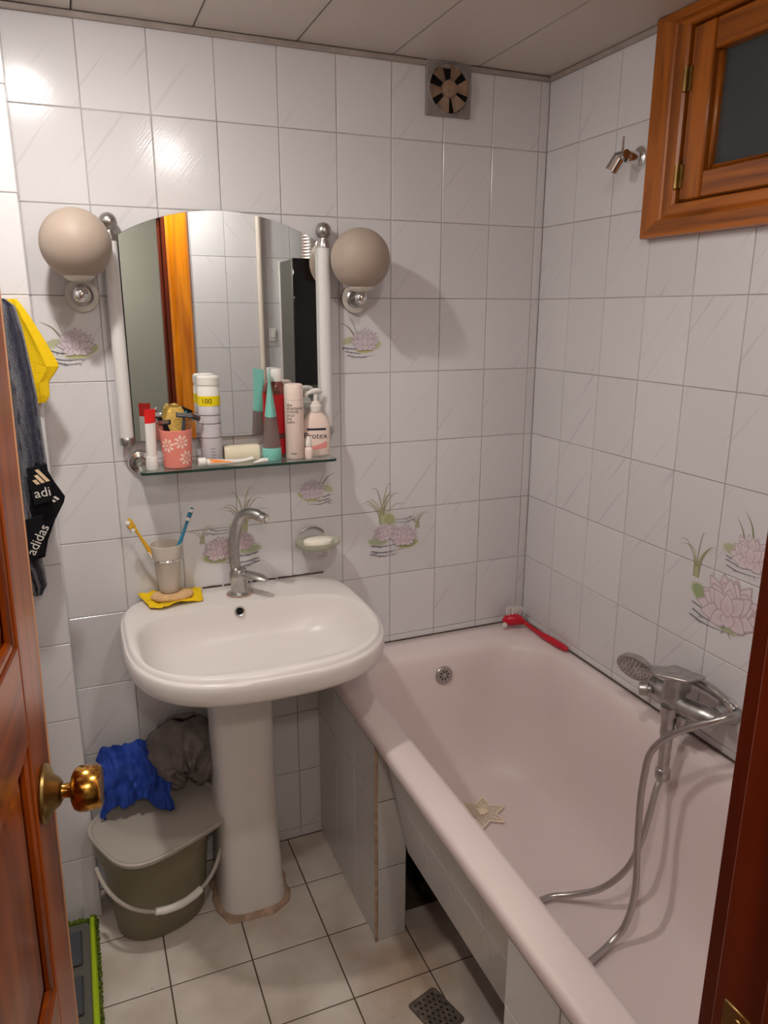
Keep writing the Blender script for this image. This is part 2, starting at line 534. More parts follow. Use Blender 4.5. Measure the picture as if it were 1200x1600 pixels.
# ------------------------------------------------------------------ tiles
TM = {}
FACE = {'back': (R(90), 0, 0), 'right': (R(90), 0, R(-90)), 'near': (R(90), 0, R(180)), 'left': (R(90), 0, R(90)), 'up': (0, 0, 0), 'down': (R(180), 0, 0)}
def tile_mesh(w, h, mname, depth=0.005, ch=0.0012):
    key = (round(w, 4), round(h, 4), mname, depth)
    if key in TM: return TM[key]
    a, b = w/2, h/2
    V = []; F = []
    for (x, y, z) in ((a, b, -depth), (a, b, -ch), (a-ch, b-ch, 0)):
        V += [(-x, -y, z), (x, -y, z), (x, y, z), (-x, y, z)]
    for L in (0, 4):
        for k in range(4):
            k2 = (k+1) % 4
            F.append((L+k, L+k2, L+4+k2, L+4+k))
    F.append((8, 9, 10, 11))
    me = bpy.data.meshes.new('tile')
    me.from_pydata(V, [], F)
    me.materials.append(M[mname])
    TM[key] = me
    return me

rt = random.Random(3)
def tile(parent, face, c, w, h, mname='tile', name='tile', gap=0.002, jit=0.12, depth=0.005):
    o = bpy.data.objects.new(name, tile_mesh(w-gap, h-gap, mname, depth))
    COL.objects.link(o)
    o.parent = parent
    e = FACE[face]
    j = R(jit)
    q = Euler(e).to_matrix().to_4x4() @ Euler((rt.uniform(-j, j), rt.uniform(-j, j), 0)).to_matrix().to_4x4()
    o.matrix_local = Matrix.Translation(Vector(c) - parent.location) @ q
    return o

def grid_tiles(parent, face, us, vs, plane, mname='tile', skip=None, gap=0.002, jit=0.12):
    """us, vs: sorted grid lines along the wall and upwards (world x or y, and z)"""
    for i in range(len(us) - 1):
        for k in range(len(vs) - 1):
            w = us[i+1] - us[i]; h = vs[k+1] - vs[k]
            if w < 0.012 or h < 0.012: continue
            cu = (us[i] + us[i+1]) / 2; cv = (vs[k] + vs[k+1]) / 2
            if skip and skip(us[i], us[i+1], vs[k], vs[k+1]): continue
            if face in ('back', 'near'): c = (cu, plane, cv)
            elif face in ('right', 'left'): c = (plane, cu, cv)
            else: c = (cu, cv, plane)
            tile(parent, face, c, w, h, mname, gap=gap, jit=jit)

def slab(name, lo, hi, m, kind='structure'):
    loc = ((lo[0]+hi[0])/2, (lo[1]+hi[1])/2, lo[2])
    mb = MB(loc=loc)
    mb.box(lo, hi)
    o = mb.build(name, m, smooth=False)
    if kind: o['kind'] = kind
    return o

CZ = 2.245                       # ceiling height
PX, PY, PZ = 0.1515, 0.1549, 0.202
Z8 = 0.6395
ROWS = [0.0] + [Z8 + PZ*(8-k) for k in range(11, 0, -1)] + [CZ + 0.02]
NEAR_Y = -1.64
G = 0.0014                       # grout recess

# floor
fl = slab('floor', (-2.0, -3.3, -0.1), (0.1, 0.1, -G), 'grout_dark')
FX, FY, FP = -1.2394, -0.2010, 0.2044
fus = [FX + FP*a for a in range(-3, 5)]
fvs = [FY - FP*c for c in range(7, -1, -1)] + [0.0]
grid_tiles(fl, 'up', fus, fvs, 0.0, 'floor_tile', gap=0.0034, jit=0.1, skip=lambda a, b, c, d: a > -0.65 and d > -0.40)

# back wall
wb = slab('wall_back', (-1.6, G, 0), (0.05, 0.12, CZ + 0.05), 'grout')
V0 = -0.0277
bus = [V0 - PX*i for i in range(9, -1, -1)] + [0.0]
grid_tiles(wb, 'back', bus, ROWS, 0.0)

# right wall, with a hole for the window
WY0, WY1, WZ0, WZ1 = -1.08, -0.56, 1.84, 2.215
wr_loc = (0.06, -0.8, 0)
mb = MB(loc=wr_loc)
for lo, hi in (((G, -1.75, 0), (0.12, 0.1, WZ0)), ((G, WY1, WZ0), (0.12, 0.1, CZ+0.05)), ((G, -1.75, WZ0), (0.12, WY0, CZ+0.05)), ((G, WY0, WZ1), (0.12, WY1, CZ+0.05))):
    mb.box(lo, hi)
wr = mb.build('wall_right', 'grout', smooth=False)
wr['kind'] = 'structure'
rus = [NEAR_Y] + [-(0.148 + PY*i) for i in range(9, -1, -1)] + [0.0]
grid_tiles(wr, 'right', rus, ROWS, 0.0, 'tile_r', skip=lambda a, b, c, d: (b > -1.17 and a < -0.49 and d > 1.82 and (c + d)/2 > 1.83))

# near wall (behind the camera's side of the room, seen in the mirror) with the doorway in it
DX0, DX1, DZ1 = -1.53, -0.865, 2.06
nw_loc = (-0.4, NEAR_Y - 0.06, 0)
mb = MB(loc=nw_loc)
for lo, hi in (((DX1, NEAR_Y-0.12, 0), (0.1, NEAR_Y-G, CZ+0.05)), ((-2.0, NEAR_Y-0.12, 0), (DX0, NEAR_Y-G, CZ+0.05)), ((DX0, NEAR_Y-0.12, DZ1), (DX1, NEAR_Y-G, CZ+0.05))):
    mb.box(lo, hi)
wn = mb.build('wall_near', 'grout', smooth=False)
wn['kind'] = 'structure'
nus = [-0.88, -0.772] + [-0.772 + PX*i for i in range(1, 6)] + [0.0]
grid_tiles(wn, 'near', nus, ROWS, NEAR_Y, 'tile')

# left pier in front of the back wall, and the left wall behind the open door
wp = slab('wall_left_front', (-1.9, -0.103 + G, 0), (-1.386 - G, 0.1, CZ + 0.05), 'grout')
prow = [0.0] + [0.196 + 0.2075*k for k in range(0, 10)] + [CZ + 0.01]
grid_tiles(wp, 'back', [-1.84, -1.688, -1.537, -1.386], prow, -0.103)
grid_tiles(wp, 'left', [-0.103, -0.002], prow, -1.386)
wl = slab('wall_left', (-1.9, -1.76, 0), (-1.80 - G, -0.1, CZ + 0.05), 'grout')
grid_tiles(wl, 'left', [-1.64 + 0.154*i for i in range(10)] + [-0.105], ROWS, -1.80)

# ceiling: plastic panels
ce = slab('ceiling', (-2.0, -1.78, CZ + 0.012), (0.1, 0.1, CZ + 0.08), 'gap')
for a, b in ((-1.80, -1.492), (-1.49, -1.243), (-1.241, -0.982), (-0.980, -0.736), (-0.734, -0.484), (-0.482, -0.235), (-0.233, -0.006)):
    mb = MB(ce)
    mb.box((a + 0.0004, -1.64, CZ), (b - 0.0004, -0.010, CZ + 0.010), 0.002)
    mb.build('panel', 'ceil')
mb = MB(loc=(-0.7, -0.008, CZ - 0.02))
mb.box((-1.385, -0.010, CZ - 0.014), (-0.004, -0.0005, CZ - 0.0005), 0.002)
tag(mb.build('trim_1', 'ceil_trim'), kind='structure')
mb = MB(loc=(-0.008, -0.2, CZ - 0.02))
mb.box((-0.010, -0.449, CZ - 0.014), (-0.0005, -0.012, CZ - 0.0005), 0.002)
tag(mb.build('trim_2', 'ceil_trim'), kind='structure')

# hall behind the doorway (seen in the mirror)
slab('wall_hall_back', (-2.6, -3.3, 0), (0.6, -3.2, CZ + 0.2), 'paint')
slab('wall_hall_left', (-2.1, -3.2, 0), (-2.0, -1.76, CZ + 0.2), 'paint')
slab('wall_hall_right', (0.1, -3.2, 0), (0.2, -1.64, CZ + 0.2), 'paint')
slab('ceiling_hall', (-2.1, -3.3, CZ + 0.081), (0.2, -1.77, CZ + 0.2), 'paint')  # ceiling slab closing the hall, out of view

# ------------------------------------------------------------------ lamps that light the room
def ceiling_light(x, y, strength, label):
    t = thing('ceiling_light', label, 'ceiling light', (x, y, CZ), 'ceiling downlights')
    mb = MB(t)
    mb.lathe([(0.05, -0.0005), (0.062, -0.0005), (0.064, -0.010), (0.056, -0.022), (0.048, -0.022), (0.044, -0.006)], 32, at=(x, y, CZ), cap0=False, cap1=True)
    mb.build('housing', 'white')
    mb = MB(t)
    prof = [(0.036*math.sin(R(a)), -0.012 - 0.023*math.cos(R(a))) for a in range(90, -1, -10)]
    prof[-1] = (0.0006, prof[-1][1])
    mb.lathe(prof, 24, at=(x, y, CZ))
    bm = mat('lit_bulb', (1, 0.9, 0.78, 1), 0.5, emit=(1.0, 0.965, 0.915, 1), estr=strength)
    mb.build('bulb', bm)
ceiling_light(-0.88, -1.37, BULB_NEAR, 'lit round downlight in the ceiling near the doorway wall')
ceiling_light(-1.37, -0.60, BULB_LEFT, 'lit round downlight in the ceiling above the open door')
t = thing('hall_fill_light', 'added round fill lamp in the hall behind the doorway', 'ceiling light', (-1.3, -2.6, CZ + 0.08))  # fill lamp added to brighten the hall that the mirror reflects
mb = MB(t)
mb.lathe([(0.10, 0.0), (0.10, -0.02), (0.001, -0.021)], 24, at=(-1.3, -2.6, CZ + 0.08), cap0=True)
mb.build('base', 'white')
mb = MB(t)
mb.lathe([(0.085, -0.022), (0.075, -0.05), (0.04, -0.065), (0.001, -0.07)], 24, at=(-1.3, -2.6, CZ + 0.08))
mb.build('diffuser', mat('hall_fill_diffuser', (1, 0.95, 0.9, 1), 0.5, emit=(1, 0.9, 0.8, 1), estr=HALL_FILL))

# ------------------------------------------------------------------ window
w1 = thing('window_1', None, None, (0, -0.82, 1.78), kind='structure')
CY0, CY1, CZ0, CZ1 = -1.19, -0.452, 1.782, CZ - 0.001
def casing(name, pts_out, pts_in, axis):
    """mitred casing board with a stepped moulding: quads from outer to inner edge"""
    mb = MB(w1)
    prof = [(0.0, -0.001), (0.0, -0.024), (0.03, -0.030), (0.52, -0.032), (0.55, -0.027), (0.60, -0.025), (0.70, -0.030), (0.95, -0.031), (1.0, -0.026), (1.0, -0.001)]
    rings = []
    for end in (0, 1):
        o_, i_ = pts_out[end], pts_in[end]
        rings.append([(x, o_[0] + (i_[0]-o_[0])*t, o_[1] + (i_[1]-o_[1])*t) for t, x in prof])
    mb.loft(rings, True, True, True)
    return mb.build(name, axis, ang=20)
IY0, IY1, IZ0, IZ1 = CY0 + 0.10, CY1 - 0.105, CZ0 + 0.068, CZ1 - 0.04
casing('casing_board', [(CY1, CZ0), (CY1, CZ1)], [(IY1, IZ0), (IY1, IZ1)], 'wood_z')
casing('casing_board', [(CY0, CZ0), (CY0, CZ1)], [(IY0, IZ0), (IY0, IZ1)], 'wood_z')
casing('casing_board', [(CY0, CZ0), (CY1, CZ0)], [(IY0, IZ0), (IY1, IZ0)], 'wood_y')
casing('casing_board', [(CY0, CZ1), (CY1, CZ1)], [(IY0, IZ1), (IY1, IZ1)], 'wood_y')
sy0, sy1, sz0, sz1 = IY0 + 0.004, IY1 - 0.004, IZ0 + 0.004, IZ1 - 0.003
def sash(lo, hi, m, nm):
    mb = MB(w1); mb.box(lo, hi, 0.004); return mb.build(nm, m)
stile = sash((-0.022, sy1 - 0.062, sz0), (0.018, sy1, sz1), 'wood_z', 'sash_stile')
sash((-0.022, sy0, sz0), (0.018, sy0 + 0.062, sz1), 'wood_z', 'sash_stile')
sash((-0.021, sy0 + 0.0625, sz0), (0.018, sy1 - 0.0625, sz0 + 0.056), 'wood_y', 'sash_rail')
sash((-0.021, sy0 + 0.0625, sz1 - 0.060), (0.018, sy1 - 0.0625, sz1), 'wood_y', 'sash_rail')
sash((-0.010, sy1 - 0.074, sz0 + 0.057), (0.016, sy1 - 0.0625, sz1 - 0.061), 'wood_z', 'glazing_bead')
sash((-0.010, sy0 + 0.075, sz0 + 0.057), (0.016, sy1 - 0.075, sz0 + 0.065), 'wood_y', 'glazing_bead')
mb = MB(w1)
mb.box((0.002, sy0 + 0.0625, sz0 + 0.056), (0.008, sy1 - 0.0625, sz1 - 0.060))
mb.build('pane', 'pane', smooth=False)
for z in (1.905, 2.10):
    mb = MB(w1)
    mb.tube([(-0.031, sy1 + 0.002, z - 0.025), (-0.031, sy1 + 0.002, z + 0.025)], 0.0045, 10)
    mb.box((-0.027, sy1 - 0.010, z - 0.024), (-0.0225, sy1 + 0.003, z + 0.024))
    mb.build('hinge', 'brass_dull')
# light shaft behind the pane
mb = MB(loc=(0.4, -0.82, 1.6))
for lo, hi in (((0.70, -1.4, 1.5), (0.72, -0.3, 2.6)), ((0.121, -1.4, 1.5), (0.7, -1.38, 2.6)), ((0.121, -0.32, 1.5), (0.7, -0.3, 2.6)), ((0.121, -1.4, 1.48), (0.72, -0.3, 1.5))):
    mb.box(lo, hi)
tag(mb.build('wall_shaft', 'shaft', smooth=False), kind='structure')

# ------------------------------------------------------------------ doorway: jamb, casing, door leaf
df = thing('door_1', None, None, (-1.18, NEAR_Y, 0), kind='structure')
def dfb(nm, lo, hi, m, c=0.003):
    mb = MB(df); mb.box(lo, hi, c); return mb.build(nm, m)
JX = -0.894
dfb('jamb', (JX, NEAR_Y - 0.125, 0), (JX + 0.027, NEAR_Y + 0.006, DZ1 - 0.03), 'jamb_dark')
dfb('jamb', (DX0 + 0.001, NEAR_Y - 0.125, 0), (DX0 + 0.028, NEAR_Y + 0.006, DZ1 - 0.03), 'jamb')
dfb('head_jamb', (DX0 + 0.001, NEAR_Y - 0.125, DZ1 - 0.029), (JX + 0.027, NEAR_Y + 0.006, DZ1 - 0.001), 'wood_y')
mb = MB(df)
prof = [(0.0, 0.0005), (0.0, 0.018), (0.012, 0.020), (0.018, 0.016), (0.026, 0.022), (0.09, 0.024), (0.098, 0.012), (0.098, 0.0005)]
mb.loft([[(JX + 0.012 + u, NEAR_Y + 0.006 + d, z) for u, d in prof] for z in (0, DZ1 + 0.06)], True, True, True)
mb.build('casing_board', 'jamb', ang=20)
mb = MB(df)
mb.loft([[(DX0 + 0.02 - u, NEAR_Y + 0.006 + d, z) for u, d in prof] for z in (0, DZ1 + 0.06)], True, True, True)
mb.build('casing_board', 'jamb', ang=20)
mb = MB(df)
mb.loft([[(x, NEAR_Y + 0.006 + d, DZ1 - 0.03 + u) for u, d in prof] for x in (DX0 + 0.03, JX - 0.004)], True, True, True)
mb.build('casing_board', 'wood_y', ang=20)
dfb('casing_side_strip', (JX + 0.0105, NEAR_Y + 0.0065, 0), (JX + 0.0118, NEAR_Y + 0.0245, DZ1 - 0.031), 'jamb_dark', 0.0004)  # thin dark strip laid over the casing's inner side
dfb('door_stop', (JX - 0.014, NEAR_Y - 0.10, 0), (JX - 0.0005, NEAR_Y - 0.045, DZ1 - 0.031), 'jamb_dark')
sp = dfb('strike_plate', (JX - 0.0022, NEAR_Y - 0.036, 1.03), (JX + 0.0005, NEAR_Y - 0.006, 1.10), 'brass_dull', 0.001)
mb = MB(df); mb.box((JX - 0.0028, NEAR_Y - 0.027, 1.052), (JX - 0.0023, NEAR_Y - 0.014, 1.078))
mb.build('latch_hole', 'hole', parent=sp, smooth=False)
for z in (1.04, 1.09):
    mb = MB(df); mb.lathe([(0.0035, 0), (0.003, 0.0012), (0.0005, 0.0015)], 10, at=(JX - 0.0022, NEAR_Y - 0.021, z), axis=(-1, 0, 0))
    mb.build('screw', 'brass_dull', parent=sp)

# the leaf, hung on the left jamb, swung into the room; local frame: u along the leaf, n off its room face
dl = thing('door_2', None, None, (-1.455, -1.612, 0), kind='structure')
HX, HY = -1.485, -1.612
ang_d = math.atan2(0.575, 0.072)
DM = (Matrix.Translation((HX, HY, 0.005)) @ Matrix.Rotation(R(1.1), 4, 'Y') @ Matrix.Rotation(ang_d, 4, 'Z') )
# leaf local: x = along (0..0.58), y = thickness (0 = room face, +0.036 away), z up
def dlb(nm, lo, hi, m, c=0.002):
    mb = MB(dl); mb.M = DM; mb.box(lo, hi, c); return mb.build(nm, m)
LW, LH, ST = 0.580, 2.00, 0.095
dlb('stile', (0, 0, 0), (ST, 0.036, LH), 'door_z')
dlb('stile', (LW - ST, 0, 0), (LW, 0.036, LH), 'door_z')
for z0, z1 in ((0, 0.20), (0.66, 0.80), (1.14, 1.26), (1.87, LH)):
    dlb('rail', (ST + 0.0005, 0.0005, z0), (LW - ST - 0.0005, 0.0355, z1), 'door_y')
for z0, z1 in ((0.20, 0.66), (0.80, 1.14), (1.26, 1.87)):
    mb = MB(dl); mb.M = DM
    x0, x1 = ST + 0.001, LW - ST - 0.001
    z0 += 0.0005; z1 -= 0.0005
    mb.box((x0, 0.014, z0), (x1, 0.024, z1), 0.001)
    ins = 0.045
    mb.loft([[(x0+0.012, 0.0135, z0+0.012), (x1-0.012, 0.0135, z0+0.012), (x1-0.012, 0.0135, z1-0.012), (x0+0.012, 0.0135, z1-0.012)],
             [(x0+ins, 0.005, z0+ins), (x1-ins, 0.005, z0+ins), (x1-ins, 0.005, z1-ins), (x0+ins, 0.005, z1-ins)]], True, True, True)
    mb.build('panel', 'door_z', ang=15)
    mb = MB(dl); mb.M = DM
    for a, b in (((x0, z0), (x0+0.011, z1)), ((x1-0.011, z0), (x1, z1)), ((x0+0.0115, z0), (x1-0.0115, z0+0.011)), ((x0+0.0115, z1-0.011), (x1-0.0115, z1))):
        mb.box((a[0], 0.003, a[1]), (b[0], 0.0135, b[1]), 0.003)
    mb.build('panel_moulding', 'door_z')
dlb('edge_lipping', (LW + 0.0003, -0.0005, 0), (LW + 0.006, 0.0365, LH), 'door_pale', 0.001)
KX, KZ = LW - 0.058, 1.050
rose = None
for side in (-1, 1):
    mb = MB(dl); mb.M = DM
    y0 = 0.0 if side < 0 else 0.036
    mb.lathe([(0.0335, 0.0), (0.035, 0.003), (0.034, 0.006), (0.029, 0.009), (0.022, 0.012), (0.017, 0.019), (0.012, 0.022)], 32, at=(KX, y0, KZ), axis=(0, side, 0))
    rose = mb.build('rose', 'brass_dull')
    mb = MB(dl); mb.M = DM
    mb.lathe([(0.0095, 0.020), (0.0085, 0.026), (0.0095, 0.032), (0.016, 0.0325), (0.024, 0.036), (0.0275, 0.042), (0.0275, 0.052), (0.026, 0.064), (0.0235, 0.067), (0.0005, 0.0675)], 32, at=(KX, y0, KZ), axis=(0, side, 0))
    mb.build('knob', 'brass')
for z in (0.25, 1.75):
    mb = MB(dl); mb.M = DM
    mb.tube([(-0.006, -0.006, z - 0.05), (-0.006, -0.006, z + 0.05)], 0.007, 10)
    mb.build('hinge', 'brass_dull')

# ------------------------------------------------------------------ bathtub surround
bs = thing('bathtub_surround', 'grey tiled half wall and leaning tile panel along the bathtub side', 'tub surround', (-0.68, -0.8, 0))
SX, SY = -0.719, -0.474
mb = MB(bs)
mb.box((SX + G, SY + G, 0), (-0.634, -0.002, 0.578))
mb.build('end_wall', 'grout_dark', smooth=False)
stz = [0.0, 0.0335, 0.2300, 0.4320, 0.580]
grid_tiles(bs, 'right', [SY + 0.004, -0.318, -0.163, -0.003], stz, SX, 'tile_dim')
grid_tiles(bs, 'back', [SX + 0.004, -0.634], [0.0, 0.222, 0.424, 0.580], SY, 'tile_dim')
mb = MB(bs)
mb.tube([(SX + 0.001, SY + 0.001, 0.0), (SX + 0.001, SY + 0.001, 0.579)], 0.0045, 8)
mb.build('corner_bead', 'caulk')
# near pier
PYE = -1.084
mb = MB(bs)
mb.box((SX + G, NEAR_Y + 0.004, 0), (-0.634, PYE - G, 0.578))
mb.build('end_wall', 'grout_dark', smooth=False)
grid_tiles(bs, 'right', [NEAR_Y + 0.004, -1.547, -1.392, -1.237, PYE], [0.0, 0.0335, 0.2300, 0.4320, 0.580], SX, 'tile_dim')
# leaning panel of tiles between them
P0 = Vector((-0.700, 0, 0.582)); P1 = Vector((-0.632, 0, 0.255))
pd = (P1 - P0).normalized(); plen = (P1 - P0).length
pn = Vector((pd.z, 0, -pd.x))
if pn.x > 0: pn = -pn
mb = MB(bs)
for a, b in ((-0.4775, -1.078),):
    r0 = [P0 - pn*0.012 + Vector((0, a, 0)), P0 - pn*0.0015 + Vector((0, a, 0)), P1 - pn*0.0015 + Vector((0, a, 0)), P1 - pn*0.012 + Vector((0, a, 0))]
    mb.loft([r0, [p + Vector((0, b - a, 0)) for p in r0]], True, True, True)
mb.build('panel_backing', 'grout', smooth=False)
pys = [-0.478, -0.628, -0.782, -0.932, -1.078]
pls = [0.0, 0.150, plen]
qp = Matrix(((0, -pd.x, pn.x), (-1, 0, 0), (0, -pd.z, pn.z))).to_4x4()
for i in range(4):
    for k in range(2):
        w = pys[i] - pys[i+1]; h = pls[k+1] - pls[k]
        o = bpy.data.objects.new('tile', tile_mesh(w - 0.002, h - 0.002, 'tile_dim'))
        COL.objects.link(o); o.parent = bs
        c = P0 + pd*((pls[k] + pls[k+1])/2) + Vector((0, (pys[i] + pys[i+1])/2, 0))
        o.matrix_local = Matrix.Translation(c - bs.location) @ qp
# rubble under the tub, seen through the gap
mb = MB(loc=(-0.42, -0.6, 0.0))
for k in range(5):
    c = (-0.50 + 0.06*k, -0.42 + 0.10*rt.uniform(-1, 1) - 0.02*k, 0.012)
    rr = rt.uniform(0.02, 0.035)
    rings = []
    for h_, s_ in ((-0.4, 0.85), (0.0, 1.0), (0.5, 0.7), (0.75, 0.3)):
        rings.append([(c[0] + rr*s_*math.cos(2*PI*j/9)*(1 + 0.25*math.sin(j*2.1 + k)), c[1] + rr*s_*math.sin(2*PI*j/9)*(1 + 0.2*math.cos(j*1.7 + k)), max(0.0005, c[2] + rr*h_)) for j in range(9)])
    mb.loft(rings, True, True, True)
tag(mb.build('rubble', 'grout_dark'), 'dark loose rubble on the floor under the bathtub', 'rubble', kind='stuff')

# ------------------------------------------------------------------ bathtub
bt = thing('bathtub', 'white enamel bathtub along the right wall', 'bathtub', (-0.36, -0.82, 0.0))
mb = MB(bt)
X0, X1, Y0, Y1 = -0.724, -0.0015, -1.632, -0.0015
rg = [
    rrect(X0+0.004, X1-0.002, Y0, Y1, 0.012, 0.583),
    rrect(X0, X1, Y0, Y1, 0.014, 0.590),
    rrect(X0, X1, Y0, Y1, 0.016, 0.607),
    rrect(X0+0.004, X1-0.001, Y0+0.003, Y1-0.001, 0.02, 0.615),
    rrect(X0+0.012, X1-0.003, Y0+0.012, Y1-0.003, 0.03, 0.618),
    rrect(X0+0.040, X1-0.014, Y0+0.045, Y1-0.035, 0.07, 0.6175),
    rrect(X0+0.070, X1-0.032, Y0+0.075, Y1-0.080, 0.11, 0.615),
    rrect(X0+0.084, X1-0.044, Y0+0.090, Y1-0.100, 0.13, 0.606),
    rrect(X0+0.094, X1-0.054, Y0+0.105, Y1-0.112, 0.14, 0.585),
    rrect(X0+0.104, X1-0.064, Y0+0.130, Y1-0.122, 0.15, 0.53),
    rrect(X0+0.120, X1-0.080, Y0+0.180, Y1-0.140, 0.16, 0.42),
    rrect(X0+0.140, X1-0.100, Y0+0.240, Y1-0.165, 0.16, 0.31),
    rrect(X0+0.165, X1-0.125, Y0+0.290, Y1-0.195, 0.16, 0.245),
    rrect(X0+0.205, X1-0.165, Y0+0.340, Y1-0.235, 0.14, 0.208),
    rrect(X0+0.255, X1-0.215, Y0+0.400, Y1-0.290, 0.10, 0.197),
    rrect(X0+0.330, X1-0.290, Y0+0.600, Y1-0.400, 0.03, 0.194)]
mb.loft(rg, True, False, True)
mb.build('shell', 'tub', ang=60)
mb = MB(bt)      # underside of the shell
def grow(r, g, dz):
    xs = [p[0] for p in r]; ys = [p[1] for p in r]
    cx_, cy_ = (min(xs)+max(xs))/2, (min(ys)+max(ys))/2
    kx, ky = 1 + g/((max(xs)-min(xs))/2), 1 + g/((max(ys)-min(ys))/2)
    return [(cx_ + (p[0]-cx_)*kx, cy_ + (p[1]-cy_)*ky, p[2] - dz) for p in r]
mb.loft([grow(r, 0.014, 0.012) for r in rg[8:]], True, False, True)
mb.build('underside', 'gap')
# overflow
ov = Vector((-0.354, -0.1255, 0.5385)); ovn = Vector((0, -1, 0.13)).normalized()
mb = MB(bt)
mb.lathe([(0.0285, -0.004), (0.0285, 0.002), (0.026, 0.0035), (0.021, 0.0025), (0.004, 0.002), (0.0005, 0.002)], 32, at=ov, axis=ovn)
ovo = mb.build('overflow_grille', 'satin')
Tq = Matrix.Translation(ov) @ Vector((0,0,1)).rotation_difference(ovn).to_matrix().to_4x4()
for k in range(8):
    a = 2*PI*k/8 + 0.2
    mb = MB(bt); mb.M = Tq @ Matrix.Rotation(a, 4, 'Z')
    mb.box((0.0085, -0.0016, 0.0020), (0.0165, 0.0016, 0.0033))
    mb.build('slot', 'hole', parent=ovo, smooth=False)
mb = MB(bt); mb.lathe([(0.004, 0.002), (0.0035, 0.0045), (0.0005, 0.005)], 12, at=ov, axis=ovn)
mb.build('screw', 'satin', parent=ovo)
# grimy joint between tub and wall
mb = MB(loc=(-0.35, -0.002, 0.618))
mb.box((-0.60, -0.0032, 0.6172), (-0.004, -0.0002, 0.6212))
tag(mb.build('trim_4', 'stain', smooth=False), kind='structure')
mb = MB(loc=(-0.002, -0.8, 0.618))
mb.box((-0.0032, -1.62, 0.6172), (-0.0002, -0.004, 0.6212))
tag(mb.build('trim_5', 'stain', smooth=False), kind='structure')

# drain cover: cream rubber star with a lattice of holes
st = MB(loc=(-0.335, -0.35, 0.199))
cx, cy, cz = -0.335, -0.352, 0.2025
def star_r(a):
    n = 6
    t = (a % (2*PI/n)) / (2*PI/n)
    d = abs(t - 0.5) * 2
    return 0.043 + 0.031 * d**1.6
def hz(x, y):
    d = math.hypot(x - cx, y - cy)
    return cz + 0.007*math.exp(-(d/0.03)**2) + 0.001
cell = 0.0088
for i in range(-10, 11):
    for k in range(-10, 11):
        x, y = i*cell, k*cell
        d = math.hypot(x, y); a = math.atan2(y, x)
        if d + cell*0.7 > star_r(a): continue
        c2 = [(-.5, -.5), (.5, -.5), (.5, .5), (-.5, .5)]
        q = 0.37
        ou = [st.v((cx + x + u*cell, cy + y + v*cell, hz(cx + x + u*cell, cy + y + v*cell))) for u, v in c2]
        if d < 0.013:
            st.f(ou); continue
        inn = [st.v((cx + x + u*2*q*cell, cy + y + v*2*q*cell, hz(cx + x + u*cell, cy + y + v*cell))) for u, v in c2]
        for j in range(4):
            st.f([ou[j], ou[(j+1) % 4], inn[(j+1) % 4], inn[j]])
ring = []
for j in range(97):
    a = 2*PI*j/96
    rr = star_r(a)
    ring.append((cx + rr*math.cos(a), cy + rr*math.sin(a), cz + 0.0016))
nn = 96
Io = [st.v(ring[j]) for j in range(nn)]
Ii = [st.v((cx + (ring[j][0]-cx)*0.86, cy + (ring[j][1]-cy)*0.86, cz + 0.002)) for j in range(nn)]
for j in range(nn):
    st.f([Io[j], Io[(j+1) % nn], Ii[(j+1) % nn], Ii[j]])
so = st.build('hair_catcher', 'rubber', smooth=False)
sm = so.modifiers.new('thickness', 'SOLIDIFY'); sm.thickness = 0.0012
tag(so, 'cream rubber star shaped hair catcher on the bathtub floor', 'drain cover')

# ------------------------------------------------------------------ washbasin and pedestal
ws = thing('washbasin', 'white porcelain washbasin on a pedestal below the mirror', 'washbasin', (-0.963, -0.2, 0))
mb = MB(ws)
BX = -0.963
def outl(s_, z, dy=0.0, n=72):
    return supell(BX, -0.26 + dy, 0.308*s_, 0.316*s_, 0.2585*s_, 2.7, 4.6, z, n)
def back_clip(r):      # keep the underside off the wall
    return [(x, min(y, -0.0015), z) for x, y, z in r]
bowl = lambda s_, z: supell(BX, -0.322, 0.275*s_, 0.206*s_, 0.176*s_, 3.3, 3.8, z, 72)
rings = [outl(0.26, 0.70, 0.05), outl(0.40, 0.735, 0.05), outl(0.56, 0.750, 0.045), outl(0.72, 0.778, 0.03), outl(0.86, 0.802, 0.012),
         outl(0.950, 0.815, 0.003), outl(0.978, 0.819), outl(0.992, 0.826), outl(0.999, 0.838), outl(1.0, 0.852), outl(0.997, 0.863), outl(0.988, 0.8685), outl(0.978, 0.8695), outl(0.970, 0.873), outl(0.962, 0.8785), outl(0.950, 0.8805)]
mixr = lambda a, b, t, z: [(p[0] + (q[0]-p[0])*t, p[1] + (q[1]-p[1])*t, z) for p, q in zip(a, b)]
oT, bT = outl(0.950, 0.88), bowl(1.0, 0.88)
rings += [mixr(oT, bT, 0.35, 0.8805), mixr(oT, bT, 0.85, 0.880), mixr(oT, bT, 1.0, 0.8775), bowl(0.985, 0.870), bowl(0.968, 0.855), bowl(0.94, 0.832), bowl(0.89, 0.803), bowl(0.79, 0.781), bowl(0.60, 0.767), bowl(0.34, 0.759), bowl(0.12, 0.755)]
mb.loft([back_clip(r) for r in rings], True, True, True)
mb.build('bowl', 'porc', ang=45)
mb = MB(ws)      # pedestal
pr = []
for z, w, d in ((0.012, 0.092, 0.108), (0.05, 0.089, 0.103), (0.20, 0.084, 0.098), (0.45, 0.080, 0.092), (0.60, 0.080, 0.092), (0.738, 0.084, 0.097)):
    pr.append([(x, min(y, -0.03), z) for x, y, z in supell(-0.987, -0.155, w, d, d, 3.6, 4.5, z, 48)])
mb.loft(pr, True, True, True)
mb.build('pedestal', 'porc', ang=60)
mb = MB(ws)
def jig(a): return 0.0025*math.sin(a*7) + 0.002*math.sin(a*13 + 1)
rr_ = []
